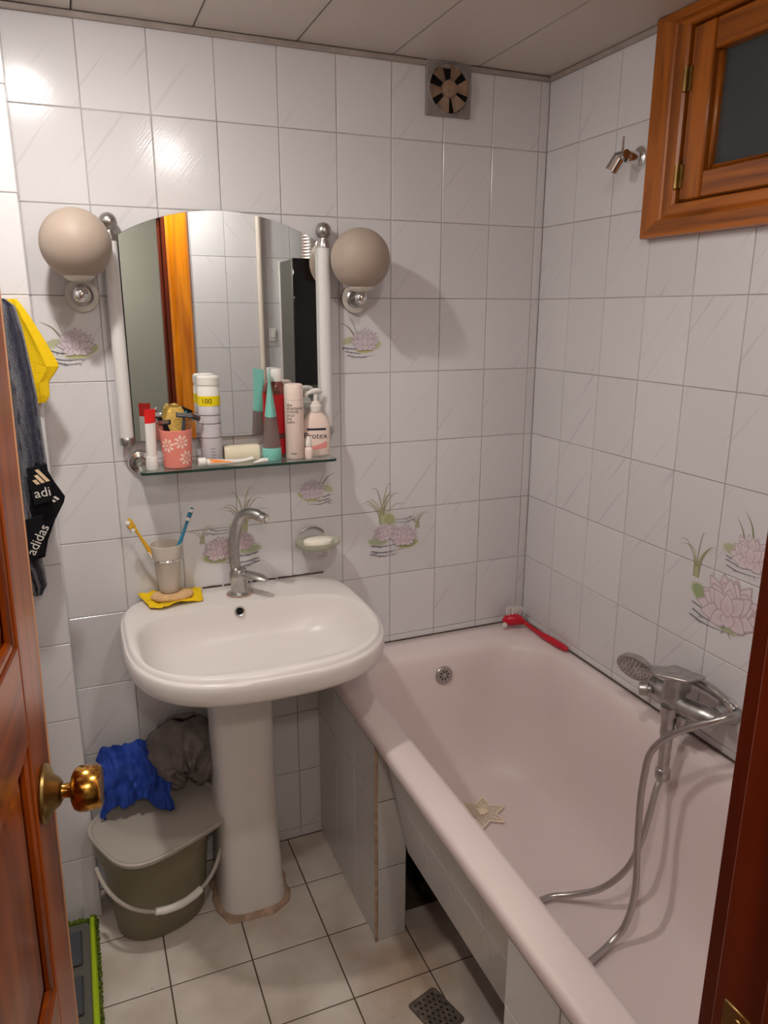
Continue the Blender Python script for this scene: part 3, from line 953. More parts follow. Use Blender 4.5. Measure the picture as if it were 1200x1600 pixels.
for z, e in ((0.0005, 0.016), (0.006, 0.014), (0.013, 0.003)):
    base = supell(-0.987, -0.155, 0.091 + e, 0.107 + e, 0.107 + e, 3.4, 4.5, z, 60)
    rr_.append([(x + jig(j*0.1047), min(y + jig(j*0.1047 + 2), -0.005), z) for j, (x, y, z) in enumerate(base)])
mb.loft(rr_, True, True, True)
mb.build('caulk_ring', 'caulk')
mb = MB(ws)
oc = Vector((-0.973, -0.1525, 0.858)); on = Vector((0, -1, 0.35)).normalized()
mb.lathe([(0.013, -0.003), (0.0135, 0.002), (0.0125, 0.0035), (0.0095, 0.0025), (0.0095, -0.002)], 28, at=oc, axis=on, cap1=False)
ovr = mb.build('overflow_ring', 'satin')
mb = MB(ws); mb.lathe([(0.0094, 0.0), (0.0005, 0.0005)], 20, at=oc, axis=on)
mb.build('overflow_hole', 'hole', parent=ovr)
mb = MB(ws); mb.lathe([(0.022, 0.0), (0.022, 0.003), (0.017, 0.0035), (0.0005, 0.001)], 28, at=(BX, -0.322, 0.7555))
mb.build('waste_plug', 'satin')
mb = MB(ws)
xx = -1.16
while xx < -0.70:
    x2 = xx + rt.uniform(0.004, 0.016)
    mb.box((xx, -0.0030, 0.8770), (x2, -0.0004, 0.8798 + rt.uniform(0.0002, 0.0022)))
    xx = x2 - 0.0004 + (rt.uniform(0, 0.012) if rt.random() < 0.12 else 0)
mb.build('wall_caulk', 'stain', smooth=False)

# ------------------------------------------------------------------ basin tap
tp = thing('basin_tap', 'worn chrome swan neck tap at the back of the washbasin', 'tap', (-0.957, -0.083, 0.881))
tx, ty = -0.957, -0.083
mb = MB(tp)
mb.lathe([(0.031, 0.0), (0.031, 0.003), (0.026, 0.006), (0.0225, 0.008), (0.0225, 0.040), (0.0235, 0.042), (0.0245, 0.05), (0.0245, 0.060), (0.020, 0.070), (0.008, 0.075), (0.0005, 0.0755)], 32, at=(tx, ty, 0.881))
mb.build('body', 'chrome')
mb = MB(tp)
pa = smooth_path([(tx + 0.012, ty - 0.012, 0.940), (tx + 0.026, ty - 0.030, 0.943), (tx + 0.044, ty - 0.052, 0.938), (tx + 0.060, ty - 0.072, 0.928)], 5)
mb.tube(pa, [0.012, 0.0135, 0.0145, 0.015, 0.015, 0.015, 0.0155, 0.016, 0.016, 0.016, 0.016, 0.0155, 0.0145, 0.0125, 0.010, 0.005], 14, flat=1.0)
mb.V = [Vector((v.x, v.y, 0.936 + (v.z - 0.936)*0.55)) for v in mb.V]
mb.build('lever', 'chrome')
mb = MB(tp)
pa = smooth_path([(tx - 0.006, ty + 0.006, 0.945), (tx - 0.008, ty + 0.010, 0.985), (tx - 0.004, ty + 0.012, 1.035), (tx + 0.006, ty + 0.008, 1.075), (tx + 0.020, ty - 0.006, 1.100), (tx + 0.040, ty - 0.028, 1.106), (tx + 0.056, ty - 0.046, 1.100)], 6)
mb.tube(pa, 0.0142, 16)
mb.build('spout', 'chrome')
mb = MB(tp)
a = Vector((tx + 0.0555, ty - 0.0455, 1.1003))
d = Vector((0.52, -0.6, -0.22)).normalized()
mb.tube([a, a + d*0.004, a + d*0.0045, a + d*0.016, a + d*0.0165], [0.0130, 0.0138, 0.0142, 0.0142, 0.0125], 18)
mb.build('aerator', 'chrome2')
mb = MB(tp)
mb.lathe([(0.036, 0.0), (0.035, 0.0015), (0.031, 0.002)], 28, at=(tx, ty, 0.8806))
mb.build('scale_ring', 'caulk')

# ------------------------------------------------------------------ mirror with poles
mr = thing('mirror', 'arched wall mirror between two white poles above the washbasin', 'mirror', (-0.945, -0.015, 1.298))
mb = MB(mr)
x0, x1 = -1.186, -0.697
arc = []
zs, zt = 1.788, 1.851
half = (x1 - x0)/2
rad = (half**2 + (zt - zs)**2) / (2*(zt - zs))
for k in range(33):
    x = x0 + (x1 - x0)*k/32
    u = x - (x0 + half)
    arc.append((x, zt - rad + math.sqrt(rad*rad - u*u)))
poly = [(x0, 1.298)] + arc + [(x1, 1.298)]
mb.loft([[(x, -0.014, z) for x, z in poly], [(x, -0.020, z) for x, z in poly]], True, True, True)
mb.build('mirror_glass', 'mirror', smooth=False)
mb = MB(mr)
pin = [(x0 + half + (x - x0 - half)*1.004, 1.575 + (z - 1.575)*1.004) for x, z in poly]
mb.loft([[(x, -0.0005, z) for x, z in pin], [(x, -0.0135, z) for x, z in pin]], True, True, True)
mb.build('backing', 'grey_pl', smooth=False)
for px in (-1.206, -0.684):
    mb = MB(mr)
    mb.tube([(px, -0.030, 1.312), (px, -0.030, 1.782)], 0.0165, 20)
    pole = mb.build('pole', 'white_tube')
    mb = MB(mr)
    mb.lathe([(0.0168, -0.012), (0.0172, 0.0), (0.012, 0.008), (0.012, 0.012)] + [(0.021*math.cos(R(a)), 0.030 + 0.021*math.sin(R(a))) for a in range(-55, 90, 12)] + [(0.0005, 0.051)], 28, at=(px, -0.030, 1.784))
    mb.build('finial', 'satin', parent=pole)
    mb = MB(mr)
    mb.lathe([(0.0168, 0.0), (0.0185, -0.003), (0.0185, -0.018), (0.0165, -0.021), (0.0005, -0.0215)], 28, at=(px, -0.030, 1.312))
    mb.build('foot_cap', 'satin', parent=pole)
    for z in (1.36, 1.74):
        mb = MB(mr); mb.tube([(px, -0.001, z), (px, -0.016, z)], 0.006, 10)
        mb.build('stand_off', 'satin', parent=pole)

# ------------------------------------------------------------------ globe wall lamps
def wall_lamp(px, pz, gx, gz, label):
    t = thing('wall_lamp', label, 'lamp', (px, 0, pz), 'globe wall lamps beside the mirror')
    mb = MB(t)
    mb.lathe([(0.038, 0.0005), (0.038, 0.006), (0.036, 0.010), (0.024, 0.013), (0.020, 0.018), (0.0005, 0.019)], 36, at=(px, 0, pz), axis=(0, -1, 0))
    mb.build('wall_plate', 'satin')
    mb = MB(t)
    mb.lathe([(0.0375, 0.0108), (0.033, 0.0122), (0.026, 0.0128)], 36, at=(px, 0, pz), axis=(0, -1, 0), cap0=False, cap1=False)
    mb.build('plate_ring', 'collar')
    mb = MB(t)
    mb.tube(smooth_path([(px, -0.018, pz), (px + (gx-px)*0.4, -0.06, pz - 0.004), (gx, -0.10, pz), (gx, -0.11, pz + 0.018)], 6), 0.008, 12)
    mb.build('arm', 'satin')
    mb = MB(t)
    mb.sphere((gx, -0.112, pz), 0.0165, 20, 12)
    mb.build('knuckle', 'chrome2')
    mb = MB(t)
    z0 = gz - 0.0765
    mb.lathe([(0.010, 0.0), (0.024, 0.004), (0.033, 0.012), (0.036, 0.021), (0.0355, 0.024), (0.030, 0.024)], 32, at=(gx, -0.112, z0 - 0.004))
    mb.build('collar', 'collar')
    mb = MB(t)
    mb.sphere((gx, -0.112, gz), 0.0752, 48, 28)
    mb.build('globe', 'globe', ang=80)
wall_lamp(-1.277, 1.650, -1.281, 1.757, 'frosted globe wall lamp left of the mirror, next to the tiled pier')
wall_lamp(-0.591, 1.648, -0.614, 1.742, 'frosted globe wall lamp right of the mirror, towards the bathtub')

# ------------------------------------------------------------------ glass shelf
sh = thing('glass_shelf', 'narrow clear glass shelf below the mirror holding toiletries', 'shelf', (-0.94, -0.065, 1.234))
SZ = 1.2385
mb = MB(sh)
mb.loft([rrect(-1.187, -0.690, -0.132, -0.006, 0.012, z, 5) for z in (SZ - 0.0065, SZ)], True, True, True)
pane = mb.build('glass_plate', 'glass', smooth=False)
mb = MB(sh)
ra = rrect(-1.1873, -0.6897, -0.1323, -0.0057, 0.0122, SZ - 0.0061, 5); rb = rrect(-1.1873, -0.6897, -0.1323, -0.0057, 0.0122, SZ - 0.0004, 5)
mb.loft([ra, rb], True, False, False)
mb.build('polished_edge', 'glass_edge', parent=pane, smooth=False)
for bx in (-1.178, -0.712):
    mb = MB(sh)
    mb.lathe([(0.031, 0.0005), (0.031, 0.007), (0.028, 0.011), (0.016, 0.014), (0.013, 0.026), (0.0005, 0.027)], 32, at=(bx, 0, SZ + 0.004), axis=(0, -1, 0))
    mb.build('bracket', 'chrome2')

# ------------------------------------------------------------------ toiletries on the shelf
ZT = SZ + 0.0004
def cyl_place(cx, cy, r, z0, a0):
    """map flat (x, y) onto an upright cylinder facing angle a0"""
    return lambda x, y: (cx + (r)*math.cos(a0 + x/r), cy + (r)*math.sin(a0 + x/r), z0 + y)
def facing(cx, cy):
    return math.atan2(-1.97 - cy, -1.318 - cx)

# upright toothpaste
t = thing('toothpaste_tube', 'white and red toothpaste tube standing upright on its cap at shelf left end', 'toothpaste', (-1.156, -0.09, ZT))
mb = MB(t)
mb.lathe([(0.0145, 0), (0.0152, 0.002), (0.0145, 0.032), (0.0135, 0.034), (0.0005, 0.0345)], 28, at=(-1.156, -0.09, ZT))
mb.build('cap', 'white')
mb = MB(t)
def tuber(cx, cy, z0, h, r0, w1, n=24, yaw=0.0, steps=8, lean=(0, 0)):
    rings = []
    for k in range(steps + 1):
        u = k/steps
        ax = r0 + (w1 - r0)*u
        ay = max(0.0009, r0*(1 - u**1.4))
        q = []
        for j in range(n):
            a = 2*PI*j/n
            x, y = ax*math.cos(a), ay*math.sin(a)
            q.append((cx + lean[0]*u + x*math.cos(yaw) - y*math.sin(yaw), cy + lean[1]*u + x*math.sin(yaw) + y*math.cos(yaw), z0 + h*u))
        rings.append(q)
    return rings
rg = tuber(-1.156, -0.09, ZT + 0.0345, 0.112, 0.0125, 0.016, yaw=0.5, steps=10, lean=(0.004, 0.004))
mb.loft(rg, True, True, True, mfun=lambda a: 1 if a >= 7 else 0)
mb.build('tube', ['white', 'tp_red'])

# pink mug with printed flowers
mug = thing('tumbler', 'salmon pink tumbler with cream flower print, full of razors', 'cup', (-1.093, -0.075, ZT))
mx, my = -1.093, -0.075
mb = MB(mug)
rb_, rt_, hh = 0.0345, 0.0395, 0.094
mb.lathe([(rb_ - 0.003, 0), (rb_, 0.002), (rt_, hh - 0.001), (rt_ - 0.001, hh), (rt_ - 0.0025, hh - 0.001), (rb_ - 0.002, 0.004), (0.0005, 0.0035)], 44, at=(mx, my, ZT))
mb.build('wall', 'pink')
def mug_pt(a, z, off=0.0004):
    r = rb_ + (rt_ - rb_)*(z/hh) + off
    return (mx + r*math.cos(a), my + r*math.sin(a), ZT + z)
f0 = facing(mx, my)
for da, z, s_ in ((0.30, 0.066, 1.0), (-0.62, 0.058, 1.0), (0.62, 0.026, 1.05), (-1.5, 0.03, 1.0), (1.7, 0.06, 1.0), (2.7, 0.03, 1.0)):
    mb = MB(mug)
    rad = 0.037
    for k in range(8):
        b = 2*PI*k/8 + 0.2
        pts = []
        for j in range(12):
            q = 2*PI*j/12
            u = 0.0115 + 0.0062*math.cos(q); w = 0.0026*math.sin(q)*(1.15 + 0.45*math.cos(q))
            X, Y = u*math.cos(b) - w*math.sin(b), u*math.sin(b) + w*math.cos(b)
            pts.append(mb.v(mug_pt(f0 + da + X*s_/rad, z + Y*s_)))
        mb.f(pts)
    pts = [mb.v(mug_pt(f0 + da + 0.0028*math.cos(2*PI*j/12)/rad, z + 0.0028*math.sin(2*PI*j/12))) for j in range(12)]
    mb.f(pts)
    mb.build('flower_print', 'cream_print', smooth=False)

def razor(label, base, top, hm, head_m, up=(0, -1, 0.3), hw=0.02):
    base, top = Vector(base), Vector(top)
    t = thing('razor', label, 'razor', base, 'razors standing in the pink tumbler')
    mb = MB(t)
    d = (top - base)
    pts = smooth_path([base, base + d*0.4 + Vector((0.001, 0.001, 0)), base + d*0.8, top], 4)
    mb.tube(pts, [0.003 + 0.0016*math.sin(PI*k/(len(pts)-1)) for k in range(len(pts))], 10)
    mb.build('handle', hm)
    z = d.normalized()
    y = (Vector(up) - z*Vector(up).dot(z)).normalized(); x = y.cross(z)
    mb = MB(t); mb.M = Matrix.Translation(top) @ Matrix((x, y, z)).transposed().to_4x4() @ Matrix.Rotation(R(-50), 4, 'X')
    mb.box((-hw, -0.006, -0.001), (hw, 0.006, 0.0055), 0.0015)
    h = mb.build('head', head_m)
    mb2 = MB(t); mb2.M = mb.M
    for k in range(3):
        mb2.box((-hw + 0.003, -0.0035 + 0.003*k, 0.0056), (hw - 0.003, -0.002 + 0.003*k, 0.0063))
    mb2.build('blade', 'steel', parent=h, smooth=False)
zb = ZT + 0.006
razor('dark grey razor with its head facing forward in front of the yellow loofah', (-1.088, -0.085, zb), (-1.073, -0.098, ZT + 0.128), 'grey_pl', 'grey_pl')
razor('black razor leaning left out of the pink tumbler', (-1.084, -0.070, zb), (-1.118, -0.088, ZT + 0.112), 'black_pl', 'black_pl', (-0.6, -0.6, 0.5), 0.017)
razor('black razor with sky blue grip leaning right out of the tumbler', (-1.108, -0.068, zb), (-1.048, -0.083, ZT + 0.122), 'cyan', 'black_pl', (0.4, -0.8, 0.4), 0.016)
razor('razor with pale steel head leaning far left behind the toothpaste tube', (-1.085, -0.062, zb), (-1.128, -0.060, ZT + 0.128), 'black_pl', 'steel', (-0.8, -0.2, 0.6), 0.016)
lf = MB(loc=(-1.088, -0.060, zb))
rings = []
for k in range(14):
    u = k/13
    z = zb + 0.02 + 0.118*u
    w = 0.0225*(0.74 + 0.38*math.sin(PI*min(1, u*0.95)))*(1 if u < 0.95 else 0.8)
    rings.append([(-1.090 + 0.006*u - 0.004 + w*math.cos(2*PI*j/22)*(1 + 0.10*math.sin(j*2.7 + k)), -0.060 + 0.010*math.sin(2*PI*j/22)*(1 + 0.2*math.sin(j*1.9 + k*1.3)), z + 0.0015*math.sin(j*1.1)*(u > 0.9)) for j in range(22)])
lf.loft(rings, True, True, True)
tag(lf.build('loofah', 'loofah'), 'yellow loofah standing among razors in the pink tumbler', 'loofah')
hb = MB(loc=(-1.07, -0.075, zb))
hb.tube(smooth_path([(-1.080, -0.078, zb), (-1.068, -0.083, ZT + 0.09), (-1.056, -0.088, ZT + 0.118)], 4), [0.0035, 0.004, 0.0045, 0.005, 0.006, 0.0085, 0.0105, 0.010, 0.005], 12, flat=0.4)
tag(hb.build('wooden_handle', 'tan'), 'tan wooden handle beside the grey razor in the tumbler', 'brush')

# spray can
t = thing('spray_can', 'white spray can with yellow 100 band and grey label sections', 'spray can', (-1.002, -0.045, ZT))
cx, cy, r = -1.0035, -0.051, 0.0275
mb = MB(t)
prof = [(r - 0.002, 0), (r, 0.003), (r, 0.064), (r - 0.0008, 0.0645), (r - 0.0008, 0.066), (r, 0.0665), (r, 0.100), (r - 0.0008, 0.1005), (r - 0.0008, 0.102), (r, 0.1025), (r, 0.121), (r - 0.0008, 0.1215), (r - 0.0008, 0.123), (r, 0.1235), (r, 0.146), (r - 0.001, 0.148), (0.0005, 0.148)]
mb.lathe(prof, 36, at=(cx, cy, ZT))
mb.build('body', 'lab_lilac')
mb = MB(t)
mb.lathe([(r + 0.0003, 0.146), (r + 0.0006, 0.1462), (r + 0.0006, 0.1705), (r + 0.0003, 0.1708)], 36, at=(cx, cy, ZT), cap0=False, cap1=False)
mb.build('yellow_band', 'lab_yellow')
mb = MB(t)
mb.lathe([(r - 0.0008, 0.148), (r, 0.149), (r, 0.188), (r - 0.0015, 0.190), (r - 0.0015, 0.196), (r + 0.0002, 0.198), (r, 0.216), (r - 0.003, 0.2195), (0.0005, 0.220)], 36, at=(cx, cy, ZT))
mb.build('cap', 'white')
for z in (0.0653, 0.1013, 0.1223):
    mb = MB(t)
    mb.lathe([(r - 0.0005, z - 0.0006), (r + 0.0002, z - 0.0004), (r + 0.0002, z + 0.0004), (r - 0.0005, z + 0.0006)], 36, at=(cx, cy, ZT), cap0=False, cap1=False)
    mb.build('label_line', 'ink_grey')
mb = MB(t)
text_mb(mb, '100', 0.0185, cyl_place(cx, cy, r + 0.0011, ZT + 0.1525, facing(cx, cy) - 0.22))
mb.build('lettering', 'ink', smooth=False)
mb = MB(t)
for k in range(4):
    text_mb(mb, ('ml g cm', 'iiliilil', '0 + 24 h', 'l m n o')[k] if False else 'IIIIIIII', 0.0055, cyl_place(cx, cy, r + 0.0004, ZT + 0.012 + 0.008*k, facing(cx, cy) + 0.15))
mb.build('fine_print', 'ink_grey', smooth=False)

# cream soap box
t = MB(loc=(-0.92, -0.040, ZT))
sec = [(-0.024, 0.0), (0.024, 0.0), (0.026, 0.006), (0.025, 0.024), (0.020, 0.033), (0.010, 0.037), (-0.010, 0.037), (-0.020, 0.033), (-0.025, 0.024), (-0.026, 0.006)]
sec = [(a*0.95, b) for a, b in sec]
t.loft([[(x, -0.042 + a*s_, ZT + 0.018 + (b - 0.018)*s_) for a, b in sec] for x, s_ in ((-0.9725, 0.9), (-0.9695, 1.0), (-0.883, 1.0), (-0.8795, 0.9))], True, True, True)
bx = t.build('soap_box', 'cream_soap', ang=30)
tag(bx, 'cream rounded soap box lying on the shelf between can and teal bottle', 'box')

# lying toothpaste tube
t = thing('toothpaste_tube', 'white toothpaste tube with orange swoosh lying at the shelf front', 'toothpaste', (-1.00, -0.105, ZT))
ax = Vector((1, 0.03, 0)).normalized()
mb = MB(t)
mb.lathe([(0.0105, 0), (0.0115, 0.002), (0.011, 0.018), (0.009, 0.020), (0.0005, 0.0205)], 24, at=(-1.048, -0.108, ZT + 0.0116), axis=ax)
mb.build('cap', 'white')
mb = MB(t)
rings = []
for k in range(13):
    u = k/12
    wy = 0.0095 + 0.0065*u
    wz = max(0.0008, 0.0095*(1 - u**1.3))
    lift = 0.0095 + 0.004*(u**3) if u < 0.999 else 0.014
    cx_, cy_, cz_ = -1.0275 + 0.118*u, -0.107 + 0.0035*u, ZT + max(wz, 0.001) + 0.0135*u**3
    rings.append([(cx_, cy_ + wy*math.cos(2*PI*j/20), cz_ + wz*math.sin(2*PI*j/20)) for j in range(20)])
mb.loft(rings, True, True, True)
body = mb.build('tube', 'white')
mb = MB(t)
def tube_pt(u, a):
    wy = 0.0095 + 0.0065*u + 0.0004; wz = max(0.0008, 0.0095*(1 - u**1.3)) + 0.0004
    return (-1.0275 + 0.118*u, -0.107 + 0.0035*u + wy*math.cos(a), ZT + max(wz - 0.0004, 0.001) + 0.0135*u**3 + wz*math.sin(a))
for k in range(12):
    u0, u1 = 0.06 + 0.045*k, 0.06 + 0.045*(k+1)
    lo = lambda u: PI*(1.0 - 0.10*(u/0.6)); hi = lambda u: PI*(0.52 + 0.36*(u/0.6))
    mid = lambda u: (lo(u) + hi(u))/2
    for A, B in ((lo, mid), (mid, hi)):
        mb.f([mb.v(tube_pt(u0, A(u0))), mb.v(tube_pt(u1, A(u1))), mb.v(tube_pt(u1, B(u1))), mb.v(tube_pt(u0, B(u0)))])
mb.build('swoosh_print', 'orange', parent=body, smooth=False)
t = thing('small_tube', 'tiny white squeezed tube lying between soap box and teal bottle', 'tube', (-0.895, -0.108, ZT))
mb = MB(t)
mb.loft([[(-0.912 + 0.038*u, -0.107 - 0.006*u + w*math.cos(2*PI*j/16), ZT + h + h*math.sin(2*PI*j/16)) for j in range(16)] for u, w, h in ((0, 0.009, 0.0008), (0.3, 0.008, 0.003), (0.6, 0.007, 0.0055), (0.8, 0.006, 0.006))], True, True, True)
mb.build('tube', 'white')
mb = MB(t); mb.lathe([(0.0035, 0), (0.0055, 0.0005), (0.005, 0.009), (0.0005, 0.0095)], 16, at=(-0.8812, -0.1118, ZT + 0.0061), axis=(1, -0.15, 0))
mb.build('cap', 'white')

# teal tube standing on its cap
t = thing('teal_bottle', 'teal and smoky clear squeeze tube standing on its teal cap', 'bottle', (-0.853, -0.080, ZT))
mb = MB(t)
cx, cy = -0.853, -0.080
mb.lathe([(0.0235, 0), (0.0248, 0.002), (0.0248, 0.030), (0.0238, 0.033), (0.0005, 0.0335)], 36, at=(cx, cy, ZT))
mb.build('cap', 'teal')
def teal_ring(u, n=32):
    # round at the foot, flattened to a crimp that points away from the viewer at the top
    yaw = facing(cx, cy)
    w = 0.0242 + 0.010*u; d = max(0.0012, 0.0242*(1 - u**1.15))
    q = []
    for j in range(n):
        a = 2*PI*j/n
        x, y = w*math.cos(a), d*math.sin(a)
        q.append((cx + x*math.cos(yaw + 0.03) - y*math.sin(yaw + 0.03), cy + x*math.sin(yaw + 0.03) + y*math.cos(yaw + 0.03), ZT + 0.0338 + 0.192*u))
    return q
mb = MB(t)
mb.loft([teal_ring(u) for u in (0, 0.1, 0.2, 0.3, 0.42)], True, True, True)
mb.build('clear_body', 'tealclear')
mb = MB(t)
mb.loft([[(cx + (x-cx)*1.012, cy + (y-cy)*1.012, z) for x, y, z in teal_ring(u)] for u in (0.42, 0.5, 0.6, 0.7, 0.8, 0.9, 1.0)], True, True, True)
mb.build('sleeve', 'teal')

# clear bottle with red label
t = thing('red_bottle', 'clear bottle with red label and white cap behind the teal tube', 'bottle', (-0.822, -0.030, ZT))
cx, cy = -0.8245, -0.043
def ovring(w, d, z, n=32, e=2.6):
    return supell(cx, cy, w, d, d, e, e, ZT + z, n)
mb = MB(t)
mb.loft([ovring(0.025, 0.017, 0), ovring(0.027, 0.019, 0.004), ovring(0.027, 0.019, 0.165), ovring(0.0255, 0.018, 0.18), ovring(0.018, 0.014, 0.192), ovring(0.013, 0.012, 0.197), ovring(0.012, 0.012, 0.2068)], True, True, True)
mb.build('bottle_body', 'wine')
mb = MB(t)
mb.loft([ovring(0.0274, 0.0194, 0.010), ovring(0.0274, 0.0194, 0.050)], True, False, False)
mb.loft([ovring(0.0274, 0.0194, 0.064), ovring(0.0274, 0.0194, 0.166)], True, False, False)
mb.build('label', 'redlabel')
mb = MB(t)
mb.lathe([(0.0145, 0.199), (0.0152, 0.201), (0.0145, 0.228), (0.0135, 0.231), (0.0005, 0.232)], 28, at=(cx, cy, ZT))
mb.build('cap', 'white')

# pale shampoo canister
t = thing('shampoo_canister', 'tall pale canister with dark lines of lettering beside the soap pump', 'bottle', (-0.787, -0.075, ZT))
cx, cy, r = -0.789, -0.075, 0.0252
mb = MB(t)
mb.lathe([(r - 0.0015, 0), (r, 0.002), (r, 0.153), (r - 0.0006, 0.1535)], 36, at=(cx, cy, ZT))
mb.build('body', 'pumpbody')
mb = MB(t)
mb.lathe([(r - 0.0006, 0.1538), (r + 0.0001, 0.1545), (r, 0.188), (r - 0.002, 0.193), (r - 0.006, 0.1945), (0.0005, 0.195)], 36, at=(cx, cy, ZT))
mb.build('cap', 'pumpbody')
a0 = facing(cx, cy)
mb = MB(t)
for k, (s_, h) in enumerate((('the', 0.0125), ('shampoo', 0.0128), ('creme', 0.0130), ('pour', 0.0115), ('me', 0.0115), ('balm', 0.0115))):
    text_mb(mb, s_, h, cyl_place(cx, cy, r + 0.0004, ZT + 0.138 - 0.0088*k, a0 - 0.80), align='LEFT')
mb.build('lettering', 'ink', smooth=False)
mb = MB(t)
text_mb(mb, 'man', 0.0095, cyl_place(cx, cy, r + 0.0004, ZT + 0.012, a0 - 0.45), align='LEFT')
mb.build('lettering', 'ink', smooth=False)

# soap pump
t = thing('soap_pump', 'pale pink liquid soap pump bottle with printed Protex label at shelf right end', 'soap dispenser', (-0.718, -0.048, ZT))
cx, cy = -0.7255, -0.063
ang_p = facing(cx, cy) + PI/2 + 0.12
ca, sa = math.cos(ang_p), math.sin(ang_p)
def pring(w, d, z, n=40, e=2.5):
    q = []
    for x, y, zz in supell(0, 0, w, d, d, e, e, z, n):
        q.append((cx + x*ca - y*sa, cy + x*sa + y*ca, ZT + zz))
    return q
PROF = [(0.033, 0.017, 0), (0.0360, 0.0195, 0.004), (0.0372, 0.020, 0.030), (0.0375, 0.020, 0.055), (0.0365, 0.0195, 0.075), (0.033, 0.018, 0.092), (0.026, 0.016, 0.105), (0.019, 0.0145, 0.112), (0.0165, 0.0140, 0.116)]
mb = MB(t)
mb.loft([pring(*p) for p in PROF], True, True, True)
mb.build('bottle_body', 'pumpbody', ang=60)
mb = MB(t)
mb.lathe([(0.0160, 0.1165), (0.0165, 0.118), (0.0165, 0.134), (0.013, 0.136), (0.0115, 0.144), (0.0062, 0.145), (0.0062, 0.164), (0.0005, 0.1645)], 28, at=(cx, cy, ZT))
mb.build('pump_collar', 'white')
mb = MB(t)
hd = Vector((-0.95, -0.3, 0)).normalized()
c0 = Vector((cx, cy, ZT + 0.169))
mb.tube([c0 - hd*0.019 + Vector((0, 0, -0.001)), c0 - hd*0.012 + Vector((0, 0, 0.002)), c0 + Vector((0, 0, 0.003)), c0 + hd*0.012 + Vector((0, 0, 0.002)), c0 + hd*0.024 + Vector((0, 0, -0.002)), c0 + hd*0.034 + Vector((0, 0, -0.007))], [0.004, 0.0065, 0.0078, 0.0066, 0.0045, 0.0032], 14)
mb.build('pump_head', 'white')
def pump_pt(x, z, off=0.0005):
    """point on the front of the pump body at lateral x and height z"""
    w = d = None
    for (w0, d0, z0), (w1, d1, z1) in zip(PROF, PROF[1:]):
        if z0 <= z <= z1:
            u = (z - z0)/(z1 - z0); w = w0 + (w1-w0)*u; d = d0 + (d1-d0)*u
    xx = max(-w*0.985, min(w*0.985, x))
    y = -d*(1 - abs(xx/w)**2.5)**(1/2.5) - off
    return (cx + xx*ca - y*sa, cy + xx*sa + y*ca, ZT + z)
mb = MB(t)
text_mb(mb, 'Protex', 0.0225, lambda x, y: pump_pt(x - 0.004, 0.0480 + y))
mb.build('lettering', 'ink', smooth=False)
mb = MB(t)
nn = 14
for (xa, xb, za, zb_) in ((-0.027, 0.024, 0.070, 0.0755),):
    for k in range(nn):
        x_, x2 = xa + (xb-xa)*k/nn, xa + (xb-xa)*(k+1)/nn
        mb.f([mb.v(pump_pt(x_, za)), mb.v(pump_pt(x2, za)), mb.v(pump_pt(x2, zb_)), mb.v(pump_pt(x_, zb_))])
mb.build('label_bar', 'ink_navy', smooth=False)
mb = MB(t)
for k in range(nn):
    x_, x2 = -0.026 + 0.052*k/nn, -0.026 + 0.052*(k+1)/nn
    lo = lambda x: 0.016 + 0.02*((x + 0.026)/0.052)*0.3
    hi = lambda x: 0.026 + 0.014*((x + 0.026)/0.052)**1.5
    mb.f([mb.v(pump_pt(x_, lo(x_))), mb.v(pump_pt(x2, lo(x2))), mb.v(pump_pt(x2, hi(x2))), mb.v(pump_pt(x_, hi(x_)))])
mb.build('label_wave', 'ink_pink', smooth=False)

# little white bottle
t = thing('small_bottle', 'little white dropper bottle in front of the soap pump', 'bottle', (-0.757, -0.098, ZT))
cx, cy = -0.7600, -0.106
mb = MB(t)
mb.lathe([(0.0105, 0), (0.0115, 0.002), (0.0115, 0.024), (0.009, 0.030), (0.007, 0.032), (0.007, 0.034)], 24, at=(cx, cy, ZT))
mb.build('bottle_body', 'pumpbody')
mb = MB(t)
mb.lathe([(0.0088, 0.0342), (0.0090, 0.036), (0.0085, 0.046), (0.006, 0.054), (0.0045, 0.059), (0.0005, 0.0595)], 24, at=(cx, cy, ZT))
mb.build('cap', 'white')

# ------------------------------------------------------------------ tumbler holder with toothbrushes, soap dish
t = thing('tumbler_holder', 'chrome wall ring holding a frosted glass tumbler above the basin', 'holder', (-1.135, 0, 1.0))
hx, hy, hz_ = -1.135, -0.055, 0.996
mb = MB(t)
mb.lathe([(0.022, 0.0005), (0.022, 0.005), (0.017, 0.009), (0.008, 0.011), (0.007, 0.021), (0.0005, 0.0215)], 28, at=(hx, 0, hz_), axis=(0, -1, 0))
mb.build('wall_plate', 'chrome2')
mb = MB(t)
mb.tube([(hx + 0.0385*math.cos(2*PI*k/40), hy + 0.0385*math.sin(2*PI*k/40), hz_) for k in range(41)], 0.003, 8, cap=False)
mb.build('ring', 'chrome2')
t = MB(loc=(hx, hy, 0.905))
t.lathe([(0.0235, 0.0), (0.026, 0.003), (0.027, 0.02), (0.0345, 0.085), (0.0365, 0.088), (0.038, 0.096), (0.0405, 0.128), (0.039, 0.129), (0.0365, 0.096), (0.0325, 0.082), (0.025, 0.02), (0.022, 0.006), (0.0005, 0.005)], 40, at=(hx, hy, 0.905))
tag(t.build('tooth_mug', 'frost'), 'frosted glass tooth mug held in the wall ring', 'cup')
